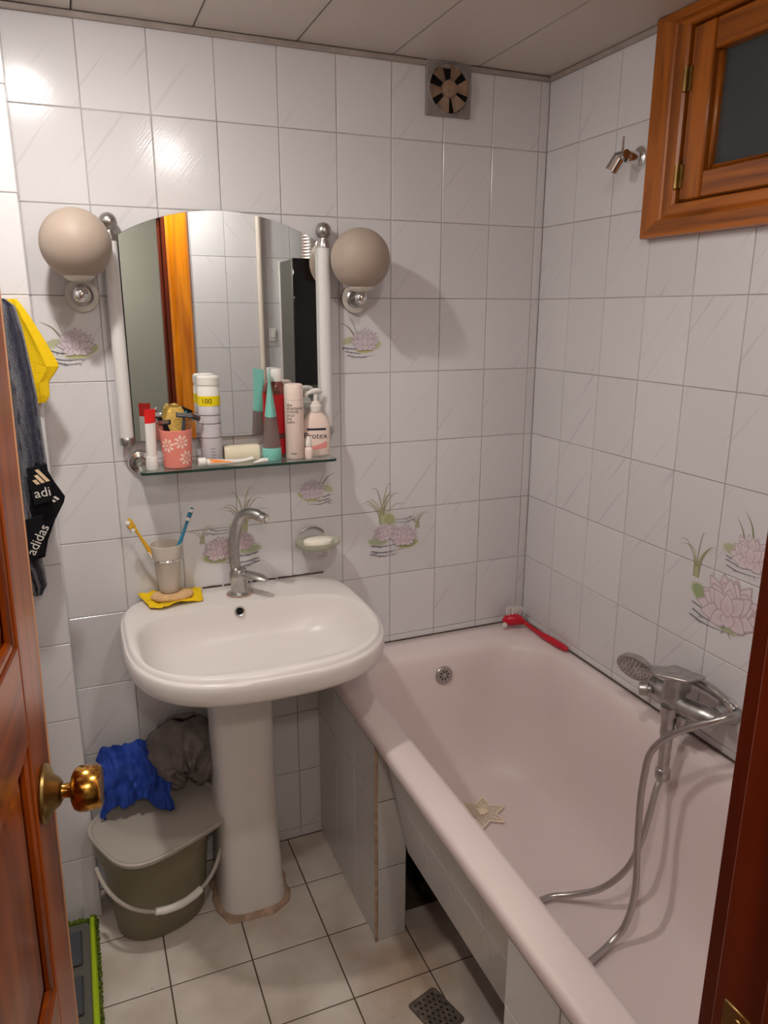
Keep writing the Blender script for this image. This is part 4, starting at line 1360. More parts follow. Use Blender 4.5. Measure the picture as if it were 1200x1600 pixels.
def toothbrush(label, base, top, hm, nrm):
    base, top = Vector(base), Vector(top)
    t = thing('toothbrush', label, 'toothbrush', base, 'toothbrushes in the tooth mug')
    d = top - base; z = d.normalized()
    mb = MB(t)
    pts = [base + d*u for u in (0, 0.1, 0.3, 0.5, 0.66, 0.76, 0.84, 0.9, 0.96, 1.0)]
    mb.tube(pts, [0.004, 0.006, 0.0068, 0.0062, 0.0045, 0.0034, 0.004, 0.0058, 0.0055, 0.003], 12, flat=0.75)
    h = mb.build('handle', hm)
    n = (Vector(nrm) - z*Vector(nrm).dot(z)).normalized(); x = n.cross(z)
    F = Matrix((x, n, z)).transposed().to_4x4()
    for k in range(3):
        mb = MB(t); mb.M = Matrix.Translation(base + d*(0.86 + 0.052*k)) @ F
        mb.box((-0.005, 0.003, -0.0042), (0.005, 0.014, 0.0042), 0.001)
        mb.build('bristle_block', 'white' if k != 1 else hm)
    mb = MB(t); mb.M = Matrix.Translation(base + d*0.42) @ F
    mb.box((-0.004, 0.0035, -0.022), (0.004, 0.0075, 0.022), 0.0015)
    mb.build('grip', 'white')
toothbrush('amber toothbrush leaning left in the tooth mug', (-1.128, -0.050, 0.918), (-1.222, -0.064, 1.112), 'brush_y', (-0.85, -0.5, -0.2))
toothbrush('blue and white toothbrush leaning right in the tooth mug', (-1.148, -0.060, 0.918), (-1.062, -0.050, 1.122), 'brush_b', (-0.3, -0.95, 0.1))

t = thing('soap_dish', 'clear glass soap dish on a chrome wall mount right of the tap', 'soap dish', (-0.725, -0.05, 0.965))
mb = MB(t)
dc = (-0.727, -0.060)
dz = 0.972
de = lambda s_, z: [(x, min(y, -0.002), zz) for x, y, zz in supell(dc[0], dc[1], 0.066*s_, 0.052*s_, 0.052*s_, 2, 2, z, 44)]
mb.loft([de(0.55, dz), de(0.8, dz + 0.006), de(0.96, dz + 0.016), de(1.0, dz + 0.024), de(0.97, dz + 0.0245), de(0.92, dz + 0.017), de(0.76, dz + 0.009), de(0.5, dz + 0.004)], True, True, True)
mb.build('dish', 'dish')
mb = MB(t)
mb.loft([[(dc[0] + x, y, z) for x, y in ((-0.030, -0.001), (0.030, -0.001), (0.034, -0.03), (0.026, -0.062), (-0.026, -0.062), (-0.034, -0.03))] for z in (dz - 0.026, dz - 0.0005)], True, True, True)
mb.build('mount', 'chrome')
mb = MB(t)
mb.tube([(dc[0] - 0.002 + 0.045*math.cos(R(a)), -0.006, dz + 0.006 + 0.042*math.sin(R(a))) for a in range(35, 146, 10)], 0.0025, 8)
mb.build('back_hoop', 'chrome')
t = MB(loc=(-0.725, -0.06, dz + 0.01))
t.loft([supell(-0.728, -0.064, 0.042*s_, 0.028*s_, 0.028*s_, 2.4, 2.4, dz + z, 36) for s_, z in ((0.80, 0.0115), (0.96, 0.0145), (1.0, 0.021), (0.95, 0.027), (0.8, 0.0305), (0.3, 0.032))], True, True, True)
tag(t.build('soap_bar', 'soap'), 'white soap bar lying in the glass soap dish', 'soap')

# ------------------------------------------------------------------ yellow cloth and sponge on the basin ledge
t = MB(loc=(-1.13, -0.06, 0.881))
nx, ny = 34, 26
out = [(-1.218, -0.006), (-1.16, -0.010), (-1.10, -0.006), (-1.048, -0.016), (-1.062, -0.060), (-1.058, -0.104), (-1.10, -0.108), (-1.15, -0.128), (-1.186, -0.118), (-1.205, -0.060)]
def inside_lerp(u, v):
    # bilinear between the ragged edges
    top = [(-1.214, -0.010), (-1.17, -0.008), (-1.12, -0.012), (-1.08, -0.006), (-1.050, -0.018)]
    bot = [(-1.192, -0.116), (-1.165, -0.130), (-1.13, -0.118), (-1.095, -0.112), (-1.058, -0.106)]
    k = min(3, int(u*4)); f_ = u*4 - k
    a = [top[k][i] + (top[k+1][i]-top[k][i])*f_ for i in (0, 1)]
    b = [bot[k][i] + (bot[k+1][i]-bot[k][i])*f_ for i in (0, 1)]
    return (a[0] + (b[0]-a[0])*v, a[1] + (b[1]-a[1])*v)
I = []
for i in range(nx + 1):
    row = []
    for k in range(ny + 1):
        x, y = inside_lerp(i/nx, k/ny)
        nse = noise.noise(Vector((x*38, y*38, 2.0)))
        nse2 = 1 - abs(noise.noise(Vector((x*26 + 9, y*60, 5.0))))*2
        z = 0.8825 + max(0, 0.005 + 0.006*nse + 0.005*nse2)
        row.append(t.v((x, min(y, -0.004), z)))
    I.append(row)
for i in range(nx):
    for k in range(ny):
        t.f([I[i][k], I[i+1][k], I[i+1][k+1], I[i][k+1]])
o = t.build('cloth', 'yellow_cloth', ang=80)
sm = o.modifiers.new('thickness', 'SOLIDIFY'); sm.thickness = 0.0015; sm.offset = -1
tag(o, 'wet yellow cloth spread on the back left corner of the washbasin', 'cloth')
t = MB(loc=(-1.128, -0.066, 0.89))
t.loft([supell(-1.131, -0.070, 0.054*s_, 0.037*s_, 0.037*s_, 2.1, 2.1, 0.8955 + z + 0.0, 44) for s_, z in ((0.94, -0.004), (1.0, 0.000), (1.0, 0.003), (0.96, 0.006), (0.6, 0.0075), (0.1, 0.008))], True, True, True)
tag(t.build('sponge', 'sponge'), 'beige oval sponge lying on the yellow cloth', 'sponge')

# ------------------------------------------------------------------ lotus prints on the wall tiles
class Print:
    def __init__(s, face, c, plane):
        s.face, s.c, s.plane, s.L = face, c, plane, 0
        loc = (c[0], plane, c[1]) if face == 'back' else (plane, c[0], c[1])
        s.root = wb if face == 'back' else wr
        s.mb = MB(s.root)
        s.mb.colors = []
    def pt(s, u, v):
        off = 0.00050 + 0.000022*s.L
        if s.face == 'back': return (s.c[0] + u, s.plane - off, s.c[1] + v)
        return (s.plane - off, s.c[0] - u, s.c[1] + v)
    def poly(s, pts, col, ctr=None, ccol=None):
        s.L += 1
        ids = []
        for u, v in pts:
            ids.append(s.mb.v(s.pt(u, v))); s.mb.colors.append(col)
        if ctr is None:
            s.mb.f(ids)
        else:
            c = s.mb.v(s.pt(*ctr)); s.mb.colors.append(ccol)
            n = len(ids)
            for k in range(n):
                s.mb.f([c, ids[k], ids[(k+1) % n]])
    def petal(s, cx, cy, ang, ln, wd, tip, base, line):
        for grow, colr in ((1.0, line), (0.88, None)):
            pts = []
            for k in range(14):
                t = 2*PI*k/14
                a = ln*0.5*(1 - math.cos(t))
                w = wd*math.sin(t)*(0.55 + 0.45*math.sin(min(PI, t if t < PI else 2*PI - t)))
                w *= (1 - 0.55*(a/ln)**3)
                a2 = ln*0.5 + (a - ln*0.5)*(grow if colr is None else 1.0); w2 = w*(0.80 if colr is None else 1.0)
                pts.append((cx + a2*math.cos(ang) - w2*math.sin(ang), cy + a2*math.sin(ang) + w2*math.cos(ang)))
            if colr: s.poly(pts, colr)
            else: s.poly(pts, tip, (cx + ln*0.25*math.cos(ang), cy + ln*0.25*math.sin(ang)), base)
    def blade(s, pts, w, col):
        P = smooth_path([(a, b, 0) for a, b in pts], 5)
        n = len(P); lft = []; rgt = []
        for k in range(n):
            d = (P[min(n-1, k+1)] - P[max(0, k-1)]).normalized()
            ww = w*(1 - (k/(n-1))**1.5*0.9)
            lft.append((P[k].x - d.y*ww, P[k].y + d.x*ww)); rgt.append((P[k].x + d.y*ww, P[k].y - d.x*ww))
        s.L += 1
        ids = []
        for a, b in zip(lft, rgt):
            ids.append((s.mb.v(s.pt(*a)), s.mb.v(s.pt(*b)))); s.mb.colors += [col, col]
        for k in range(n-1):
            s.mb.f([ids[k][0], ids[k][1], ids[k+1][1], ids[k+1][0]])
    def leaf(s, cx, cy, a, b, rot, col, edge):
        for g_, c_ in ((1.0, edge), (0.84, col)):
            s.poly([(cx + g_*(a*math.cos(t)*math.cos(rot) - b*math.sin(t)*math.sin(rot)), cy + g_*(a*math.cos(t)*math.sin(rot) + b*math.sin(t)*math.cos(rot))) for t in [2*PI*k/22 for k in range(22)]], c_)
    def flower(s, cx, cy, r, tilt=0.0, pink=0.0, big=False):
        tip = srgb(218 + 2*pink, 206 - 2*pink, 211 - 3*pink)
        base = srgb(208 + 4*pink, 190 - 3*pink, 199 - 5*pink)
        line = srgb(178, 162, 174)
        rows = (((5, 175, 8), 1.0, 0.26), ((25, 155, 6), 0.84, 0.27), ((-10, 190, 5), 0.86, 0.26), ((48, 132, 3), 0.64, 0.26), ((-34, 214, 4), 0.66, 0.24))
        if big: line = srgb(196, 176, 184); base = srgb(214, 188, 196); tip = srgb(224, 212, 212)
        for rng, ln, wd in rows if big else (((12, 168, 11), 1.0, 0.20), ((25, 155, 8), 0.82, 0.21), ((-12, 192, 7), 0.80, 0.20), ((45, 135, 4), 0.62, 0.20), ((-32, 212, 5), 0.62, 0.19)):
            a0, a1, n = rng
            for k in range(n):
                a = R(a0 + (a1 - a0)*k/(n-1)) + tilt
                s.petal(cx, cy, a, r*ln*(0.93 + 0.1*((k*7) % 3)/2), r*wd, tip, base, line)
        s.petal(cx, cy + r*0.02, R(-90) + tilt, r*0.36, r*0.24, srgb(226, 214, 214), base, line)
        s.petal(cx - r*0.02, cy - r*0.08, R(92) + tilt, r*0.58, r*0.22, tip, base, line)
    def twigs(s, cx, cy, w, flip=1, n=3):
        tr = random.Random(int(abs(cx*3e4) + abs(cy*7e4)) + n)
        for k in range(n):
            y = cy - w*0.10*k + w*tr.uniform(-0.02, 0.02)
            dv = tr.randint(0, 34); dk = srgb(112 + dv, 110 + dv, 118 + dv)
            a, b = tr.uniform(0.34, 0.5), tr.uniform(0.2, 0.42)
            s.blade([(cx - flip*w*a, y + w*tr.uniform(0.02, 0.06)), (cx - flip*w*0.1, y - w*0.02), (cx + flip*w*b, y + w*tr.uniform(0, 0.03))], w*0.014, dk)
            for q in range(3):
                u = tr.uniform(-a, b)
                s.blade([(cx + flip*w*u, y), (cx + flip*w*(u + tr.uniform(-0.04, 0.07)), y - w*tr.uniform(0.03, 0.07))], w*0.010, dk)
            u = tr.uniform(-0.3, 0.3)
            s.leaf(cx + flip*w*u, y - w*0.03, w*0.05, w*0.008, tr.uniform(-0.2, 0.2), dk, srgb(186, 182, 186))
    def grass(s, cx, cy, h, spread=1.0, n=7):
        gr = random.Random(int(abs(cx*1e4)) + n)
        for k in range(n):
            t = (k/(n-1) - 0.5)*2
            q = 1 if t >= 0 else -1
            hh = h*gr.uniform(0.62, 1.02)*(1 - 0.25*abs(t))
            b = gr.uniform(0.10, 0.42)*q*spread
            s.blade([(cx + 0.007*t, cy), (cx + h*0.10*t*spread, cy + hh*0.5), (cx + h*(0.22*t + b*0.35), cy + hh*0.92), (cx + h*(0.30*t + b*0.8), cy + hh*(1.0 - 0.35*abs(b)))], h*0.016, srgb(150 + 12*(k % 3), 150 + 8*(k % 3), 122))
        s.leaf(cx, cy + h*0.10, h*0.05, h*0.13, 0.1, srgb(178, 182, 142), srgb(190, 192, 160))
    def done(s):
        return s.mb.build('lotus_print', M['ink_col'], smooth=False, recalc=False)

def small_lotus(cx, cz, sc=1.0, flip=1):
    p = Print('back', (cx, cz), 0.0)
    f = flip
    p.leaf(-0.048*f*sc, 0.0, 0.020*sc, 0.010*sc, 0.3*f, srgb(190, 192, 160), srgb(212, 212, 190))
    p.blade([(-0.030*f*sc, 0.012*sc), (-0.048*f*sc, 0.035*sc), (-0.072*f*sc, 0.048*sc)], 0.0022*sc, srgb(140, 142, 116))
    p.blade([(-0.024*f*sc, 0.018*sc), (-0.034*f*sc, 0.045*sc), (-0.042*f*sc, 0.062*sc)], 0.0012*sc, srgb(176, 176, 160))
    p.twigs(-0.012*f*sc, -0.022*sc, 0.115*sc, f, 3)
    p.leaf(0.0, -0.026*sc, 0.030*sc, 0.0085*sc, 0.05, srgb(184, 186, 130), srgb(218, 216, 188))
    p.leaf(0.034*f*sc, -0.014*sc, 0.016*sc, 0.008*sc, 0.7*f, srgb(190, 192, 148), srgb(214, 212, 190))
    p.flower(0.0, -0.012*sc, 0.046*sc)
    p.done()
small_lotus(-1.300, 1.540, 1.05)
small_lotus(-0.560, 1.537, 1.0)
small_lotus(-0.722, 1.127, 0.95, -1)
def big_lotus(face, cx, cz, sc, flip=1, pink=0.0, gr=True):
    p = Print(face, (cx, cz), 0.0)
    f = flip
    p.grass(-0.03*f*sc, 0.018*sc, 0.135*sc, 0.9, 9)
    p.grass(0.085*f*sc, -0.005*sc, 0.07*sc, 0.8, 5)
    p.twigs(0.03*f*sc, 0.03*sc, 0.10*sc, -f, 2)
    p.leaf(-0.045*f*sc, -0.035*sc, 0.034*sc, 0.012*sc, -0.1*f, srgb(176, 184, 152), srgb(208, 208, 190))
    p.leaf(0.055*f*sc, -0.052*sc, 0.036*sc, 0.013*sc, 0.15*f, srgb(172, 176, 126), srgb(210, 206, 180))
    p.twigs(-0.01*f*sc, -0.05*sc, 0.15*sc, f, 3)
    p.leaf(-0.008*f*sc, 0.028*sc, 0.020*sc, 0.024*sc, 0.4*f, srgb(172, 176, 132), srgb(196, 198, 166))
    p.flower(-0.018*f*sc, -0.018*sc, 0.042*sc, 0.25*f, pink)
    p.flower(0.038*f*sc, -0.038*sc, 0.050*sc, -0.1*f, pink)
    p.done()
big_lotus('back', -0.478, 0.985, 1.0, 1, 1.0)
big_lotus('back', -0.950, 1.010, 1.0, -1, 2.0)
# right wall: a large bloom over four tiles and a smaller one above
p = Print('right', (-0.802, 0.985), 0.0)
p.grass(-0.085, 0.025, 0.115, 1.0, 7)
p.leaf(-0.06, -0.012, 0.040, 0.022, -0.5, srgb(160, 176, 132), srgb(198, 202, 176))
p.leaf(0.0, -0.055, 0.055, 0.017, -0.25, srgb(178, 186, 146), srgb(206, 206, 184))
p.twigs(-0.02, -0.045, 0.16, 1, 3)
p.flower(0.02, -0.030, 0.096, 0.05, 3.0, True)
p.done()
p = Print('right', (-0.862, 1.105), 0.0)
p.blade([(-0.02, 0.02), (-0.03, 0.05), (-0.05, 0.078)], 0.0025, srgb(140, 146, 112))
p.blade([(0.0, 0.04), (-0.01, 0.07), (-0.03, 0.095)], 0.0025, srgb(140, 146, 112))
p.leaf(-0.05, 0.0, 0.03, 0.014, -0.1, srgb(186, 190, 158), srgb(206, 206, 186))
p.twigs(-0.01, -0.02, 0.12, 1, 3)
p.flower(0.0, -0.01, 0.060, 0.0, 3.0, True)
p.done()

# ------------------------------------------------------------------ extractor fan
t = thing('extractor_fan', 'dusty square extractor fan high on the back wall under the ceiling', 'fan', (-0.322, 0, 2.183))
fx_, fz_ = -0.322, 2.1815
mb = MB(t)
hw, ro_ = 0.0655, 0.0605
n = 48
sq = []
for k in range(n):
    a = 2*PI*k/n
    m_ = max(abs(math.cos(a)), abs(math.sin(a)))
    sq.append((math.cos(a)/m_*hw, math.sin(a)/m_*hw))
ci = [(ro_*math.cos(2*PI*k/n), ro_*math.sin(2*PI*k/n)) for k in range(n)]
mb.loft([[(fx_+x, -0.0006, fz_+z) for x, z in sq], [(fx_+x, -0.010, fz_+z) for x, z in sq], [(fx_+x*0.97, -0.012, fz_+z*0.97) for x, z in sq], [(fx_+x*1.05, -0.012, fz_+z*1.05) for x, z in ci], [(fx_+x*1.03, -0.020, fz_+z*1.03) for x, z in ci], [(fx_+x, -0.020, fz_+z) for x, z in ci], [(fx_+x*0.98, -0.004, fz_+z*0.98) for x, z in ci]], True, False, False)
mb.build('face_plate', 'fan_plate')
mb = MB(t)
mb.lathe([(0.0605, 0.002), (0.0605, 0.0035), (0.0005, 0.0036)], 40, at=(fx_, 0, fz_), axis=(0, -1, 0))
mb.build('duct_back', 'hole')
mb = MB(t)
mb.lathe([(0.0215, 0.004), (0.0215, 0.016), (0.019, 0.018), (0.008, 0.0185), (0.0075, 0.0205), (0.0005, 0.021)], 32, at=(fx_, 0, fz_), axis=(0, -1, 0))
mb.build('hub', 'fan_blade')
for k in range(6):
    mb = MB(t)
    a0 = 2*PI*k/6 + 0.15
    top, bot = [], []
    for rr_i in range(6):
        r_ = 0.021 + 0.0365*rr_i/5
        hwid = 0.31 + 0.04*rr_i/5
        row = []
        for j in range(5):
            a = a0 - hwid + 2*hwid*j/4
            row.append((fx_ + r_*math.cos(a), -0.0055 - 0.009*j/4, fz_ + r_*math.sin(a)))
        top.append(row)
    I = [[mb.v(q) for q in row] for row in top]
    J = [[mb.v((x, y + 0.0012, z)) for x, y, z in row] for row in top]
    for a in range(5):
        for b in range(4):
            mb.f([I[a][b], I[a+1][b], I[a+1][b+1], I[a][b+1]]); mb.f([J[a][b], J[a][b+1], J[a+1][b+1], J[a+1][b]])
    for a in range(5):
        mb.f([I[a][0], J[a][0], J[a+1][0], I[a+1][0]]); mb.f([I[a][4], I[a+1][4], J[a+1][4], J[a][4]])
    for b in range(4):
        mb.f([I[5][b], I[5][b+1], J[5][b+1], J[5][b]]); mb.f([I[0][b], J[0][b], J[0][b+1], I[0][b+1]])
    mb.build('blade', 'fan_blade')

# ------------------------------------------------------------------ shower holder on the right wall
t = thing('shower_holder', 'small chrome shower head holder on the right wall beside the window', 'shower holder', (0, -0.399, 1.972))
mb = MB(t)
mb.lathe([(0.0255, 0.0005), (0.0255, 0.005), (0.022, 0.008), (0.0145, 0.010), (0.0145, 0.042), (0.0125, 0.045), (0.0005, 0.0455)], 28, at=(0, -0.399, 1.972), axis=(-1, 0, 0))
mb.build('wall_mount', 'chrome2')
mb = MB(t)
mb.tube([(-0.052, -0.378, 1.975), (-0.052, -0.412, 1.975)], 0.011, 16)
mb.build('pivot', 'chrome2')
mb = MB(t)
mb.tube(smooth_path([(-0.055, -0.400, 1.982), (-0.062, -0.408, 1.998), (-0.066, -0.414, 2.012)], 4), 0.0028, 8)
mb.build('pivot_lever', 'chrome2')
mb = MB(t)
cc = Vector((-0.068, -0.392, 1.953)); axd = Vector((-0.35, 0.35, -0.85)).normalized()
qm = Matrix.Translation(cc) @ Vector((0,0,1)).rotation_difference(axd).to_matrix().to_4x4()
outr, inr = [], []
for k in range(21):
    a = R(40 + 280*k/20)
    outr.append((0.0165*math.cos(a), 0.0165*math.sin(a))); inr.append((0.0115*math.cos(a), 0.0115*math.sin(a)))
loop = outr + list(reversed(inr))
mb.loft([[qm @ Vector((x, y, z)) for x, y in loop] for z in (-0.016, 0.016)], True, True, True)
mb.build('clamp', 'chrome2')
mb = MB(t)
mb.tube([(-0.055, -0.394, 1.972), cc - axd*0.002 + Vector((0.006, 0, 0.010))], 0.006, 10)
mb.build('neck', 'chrome2')

# ------------------------------------------------------------------ bath mixer
t = thing('bath_mixer', 'limescaled chrome bath mixer on the right wall over the bathtub', 'tap', (0, -0.78, 0.733))
for y in (-0.712, -0.862):
    mb = MB(t)
    mb.lathe([(0.031, 0.0005), (0.0315, 0.006), (0.027, 0.014), (0.017, 0.018), (0.016, 0.045), (0.0005, 0.0455)], 32, at=(0, y, 0.733), axis=(-1, 0, 0))
    mb.build('rosette', 'chrome')
mb = MB(t)
mb.tube(smooth_path([(-0.066, -0.685, 0.730), (-0.070, -0.705, 0.730), (-0.076, -0.755, 0.728), (-0.078, -0.790, 0.728), (-0.074, -0.840, 0.732), (-0.066, -0.876, 0.734), (-0.064, -0.888, 0.734)], 4), [0.012] + [0.021]*4 + [0.0235]*14 + [0.021]*5 + [0.012], 20)
mb.build('body', 'chrome')
mb = MB(t)
mb.lathe([(0.027, 0.0), (0.0275, 0.012), (0.026, 0.030), (0.0245, 0.052), (0.020, 0.056), (0.0005, 0.057)], 28, at=(-0.084, -0.772, 0.738))
mb.build('cartridge', 'chrome')
mb = MB(t)
lv = [(-0.060, -0.742, 0.797), (-0.052, -0.830, 0.806), (-0.118, -0.838, 0.812), (-0.142, -0.770, 0.801), (-0.130, -0.735, 0.796)]
mb.loft([lv, [(x, y, z + 0.009) for x, y, z in lv]], True, True, True)
lo_ = mb.build('lever', 'chrome', ang=25)
bv = lo_.modifiers.new('soft', 'BEVEL'); bv.width = 0.003; bv.segments = 2
mb = MB(t)
mb.lathe([(0.010, 0.0), (0.010, 0.012), (0.0155, 0.013), (0.0165, 0.018), (0.0155, 0.032), (0.012, 0.034), (0.0005, 0.0345)], 24, at=(-0.085, -0.708, 0.728), axis=(-0.75, 0.62, -0.1))
mb.build('diverter_knob', 'chrome')
mb = MB(t)
mb.lathe([(0.0205, 0.0), (0.0205, -0.020), (0.017, -0.026), (0.0155, -0.055), (0.0165, -0.058), (0.0165, -0.072), (0.0145, -0.076), (0.0135, -0.165), (0.0165, -0.168), (0.0175, -0.176), (0.0172, -0.190), (0.014, -0.196), (0.0005, -0.197)], 28, at=(-0.100, -0.780, 0.724))
mb.build('spout', 'chrome')
mb = MB(t)
mb.lathe([(0.009, 0.0), (0.0125, 0.001), (0.0125, 0.022), (0.009, 0.024), (0.0085, 0.045), (0.0005, 0.0455)], 18, at=(-0.085, -0.805, 0.708), axis=(0, 0, -1))
mb.build('hose_outlet', 'chrome')

t = thing('hand_shower', 'chrome hand shower resting across the top of the bath mixer', 'shower head', (-0.06, -0.74, 0.78))
mb = MB(t)
ha = [(-0.075, -0.660, 0.757), (-0.060, -0.700, 0.768), (-0.047, -0.760, 0.782), (-0.043, -0.820, 0.786), (-0.046, -0.870, 0.784), (-0.050, -0.896, 0.782)]
pp = smooth_path(ha, 5)
mb.tube(pp, [0.010 + 0.003*math.sin(PI*min(1, k/20)) for k in range(len(pp))], 16)
mb.build('handle', 'chrome')
mb = MB(t)
hc = Vector((-0.086, -0.640, 0.752)); hn = Vector((-0.62, -0.30, -0.38)).normalized()
mb.lathe([(0.012, -0.024), (0.033, -0.020), (0.044, -0.012), (0.0480, -0.003), (0.0470, 0.002), (0.044, 0.003), (0.042, 0.0015), (0.0005, 0.0012)], 40, at=hc, axis=hn)
hd_ = mb.build('head', 'chrome')
Th = Matrix.Translation(hc) @ Vector((0,0,1)).rotation_difference(hn).to_matrix().to_4x4()
mb = MB(t); mb.M = Th
for rr_i, nn_ in ((0.010, 6), (0.019, 12), (0.028, 18), (0.037, 22)):
    for k in range(nn_):
        a = 2*PI*k/nn_
        x, y = rr_i*math.cos(a), rr_i*math.sin(a)
        mb.lathe([(0.0016, 0.0012), (0.0013, 0.0026)], 6, at=(x, y, 0))
mb.build('nozzles', 'grey_pl', parent=hd_, kind='stuff')
mb = MB(t)
mb.lathe([(0.0085, 0.0), (0.0115, 0.002), (0.011, 0.022), (0.008, 0.030), (0.0005, 0.0305)], 18, at=(-0.050, -0.897, 0.782), axis=(-0.25, -0.9, -0.05))
mb.build('hose_nut', 'chrome2')

hp = [(-0.058, -0.925, 0.780), (-0.072, -0.946, 0.787), (-0.098, -0.950, 0.790), (-0.125, -0.938, 0.778), (-0.148, -0.900, 0.748), (-0.165, -0.848, 0.697), (-0.178, -0.815, 0.640), (-0.190, -0.815, 0.580), (-0.200, -0.822, 0.520), (-0.222, -0.850, 0.425),
      (-0.240, -0.876, 0.330), (-0.262, -0.880, 0.250), (-0.300, -0.880, 0.213), (-0.345, -0.892, 0.2068), (-0.395, -0.900, 0.2068), (-0.430, -0.850, 0.2068), (-0.428, -0.770, 0.2068), (-0.395, -0.715, 0.2068), (-0.345, -0.705, 0.2075), (-0.300, -0.733, 0.222), (-0.250, -0.778, 0.262), (-0.205, -0.806, 0.325), (-0.170, -0.806, 0.390), (-0.142, -0.796, 0.455), (-0.118, -0.784, 0.505), (-0.104, -0.780, 0.526)]
hs = smooth_path(hp, 26)
# arc-length resample so that the ribs are even
cum = [0]
for a, b in zip(hs, hs[1:]): cum.append(cum[-1] + (b - a).length)
nrib = int(cum[-1]/0.0023)
pts = []; j = 0
for k in range(nrib + 1):
    s_ = cum[-1]*k/nrib
    while j < len(cum) - 2 and cum[j+1] < s_: j += 1
    u = (s_ - cum[j])/max(1e-9, cum[j+1] - cum[j])
    pts.append(hs[j].lerp(hs[j+1], u))
t = MB(loc=(-0.2, -0.85, 0.21))
t.tube(pts, [0.0082 if k % 2 else 0.0072 for k in range(len(pts))], 10)
tag(t.build('shower_hose', 'satin', ang=80), 'ribbed metal shower hose looping down into the bathtub', 'hose')

# ------------------------------------------------------------------ bath brush in the tub corner
t = thing('bath_brush', 'red washing brush with clear bristles on the bathtub back corner', 'brush', (-0.05, -0.10, 0.62))
mb = MB(t)
hp_ = smooth_path([(-0.100, -0.040, 0.640), (-0.085, -0.046, 0.645), (-0.062, -0.058, 0.648), (-0.042, -0.078, 0.642), (-0.034, -0.108, 0.634), (-0.028, -0.150, 0.630), (-0.024, -0.205, 0.630), (-0.020, -0.255, 0.630), (-0.018, -0.280, 0.630)], 4)
rs = []
for k in range(len(hp_)):
    u = k/(len(hp_)-1)
    if u < 0.36: rs.append(0.006 + 0.0145*math.sin(PI*min(1, u/0.40)))
    elif u < 0.55: rs.append(0.0065)
    else: rs.append(0.0065 + 0.0045*math.sin(PI*(u-0.55)/0.45))
rs[0] = 0.004; rs[-1] = 0.003
mb.tube(hp_, rs, 16)
mb.build('handle', 'red')
mb = MB(t)
for k in range(150):
    a = rt.uniform(0, 2*PI); q = math.sqrt(rt.random())
    bx_ = -0.066 + 0.024*q*math.cos(a); by_ = -0.050 + 0.013*q*math.sin(a)
    b0 = Vector((bx_, by_, 0.655)); dr = Vector((0.30 + 0.25*math.cos(a), 0.25 + 0.1*math.sin(a), 0.85)).normalized()
    e = b0 + dr*0.032
    e.x = min(e.x, -0.004); e.y = min(e.y, -0.004)
    mb.tube([b0, e], [0.0010, 0.0008], 4)
mb.build('bristles', 'bristle', kind='stuff')
mb = MB(t)
mb.lathe([(0.006, 0), (0.008, 0.002), (0.008, 0.012), (0.006, 0.014), (0.0005, 0.0145)], 16, at=(-0.096, -0.050, 0.6345), axis=(-0.5, -0.6, -0.2))
mb.build('hanging_tip', 'bristle')

# ------------------------------------------------------------------ floor drain
t = thing('floor_drain', 'grimy perforated metal floor drain set in the tiles', 'drain', (-0.664, -0.725, 0))
yaw = R(16)
DMx = Matrix.Translation((-0.664, -0.721, 0)) @ Matrix.Rotation(yaw, 4, 'Z')
mb = MB(t); mb.M = DMx
mb.loft([rrect(-0.043, 0.043, -0.057, 0.057, 0.010, z, 5) for z in (0.0003, 0.0015)], True, True, True)
mb.build('rim', 'stain')
mb = MB(t); mb.M = DMx
mb.loft([rrect(-0.0385, 0.0385, -0.052, 0.052, 0.008, 0.0018, 5), rrect(-0.037, 0.037, -0.0505, 0.0505, 0.008, 0.0040, 5)], True, True, True)
gr_ = mb.build('grate', 'drain')
hk = 0
for i in range(7):
    for k in range(5):
        x = -0.0275 + 0.0136*k + (0.0034 if i % 2 else -0.0034)
        y = -0.040 + 0.0134*i
        if abs(x) > 0.033: continue
        mb = MB(t); mb.M = DMx
        mb.lathe([(0.0052, 0.0041), (0.0046, 0.0054), (0.0034, 0.0056), (0.0030, 0.0043)], 14, at=(x, y, 0), cap0=False, cap1=False, mfun=lambda a: 0)
        mb.lathe([(0.0034, 0.00425), (0.0005, 0.0043)], 12, at=(x, y, 0), m=1)
        mb.build('hole', ['drain', 'hole'], parent=gr_)

# ------------------------------------------------------------------ bucket, lid and cloths
by = R(16)
bk = thing('bucket', 'translucent grey plastic bucket with drop handle beside the pedestal', 'bucket', (-1.232, -0.150, 0))
BMx = Matrix.Translation((-1.232, -0.152, 0)) @ Matrix.Rotation(by, 4, 'Z')
mb = MB(bk); mb.M = BMx
be = lambda a, b, z: supell(0, 0, a, b, b, 2.25, 2.25, z, 56)
mb.loft([be(0.112, 0.084, 0.001), be(0.118, 0.088, 0.006), be(0.138, 0.106, 0.20), be(0.147, 0.113, 0.285), be(0.151, 0.116, 0.286), be(0.151, 0.116, 0.252), be(0.154, 0.119, 0.252), be(0.156, 0.121, 0.292), be(0.148, 0.114, 0.2925), be(0.144, 0.110, 0.285), be(0.134, 0.102, 0.19), be(0.113, 0.083, 0.008)], True, True, True)
mb.build('pail', 'bucket', ang=50)
mb = MB(bk); mb.M = BMx
arcp = []
for k in range(25):
    a = PI + PI*k/24
    u = (k - 12)/12
    arcp.append((0.164*math.cos(a), -0.02 - 0.122*math.sin(PI*k/24)**0.8, 0.245 - 0.118*math.sin(PI*k/24)))
mb.tube(arcp, 0.0055, 10, flat=1.0)
hnd = mb.build('handle', 'lid')
mb = MB(bk); mb.M = BMx
gp = arcp[9:16]
mb.tube(gp, [0.0095, 0.0105, 0.0098, 0.0108, 0.0098, 0.0105, 0.0095], 12)
mb.build('grip', 'white', parent=hnd)
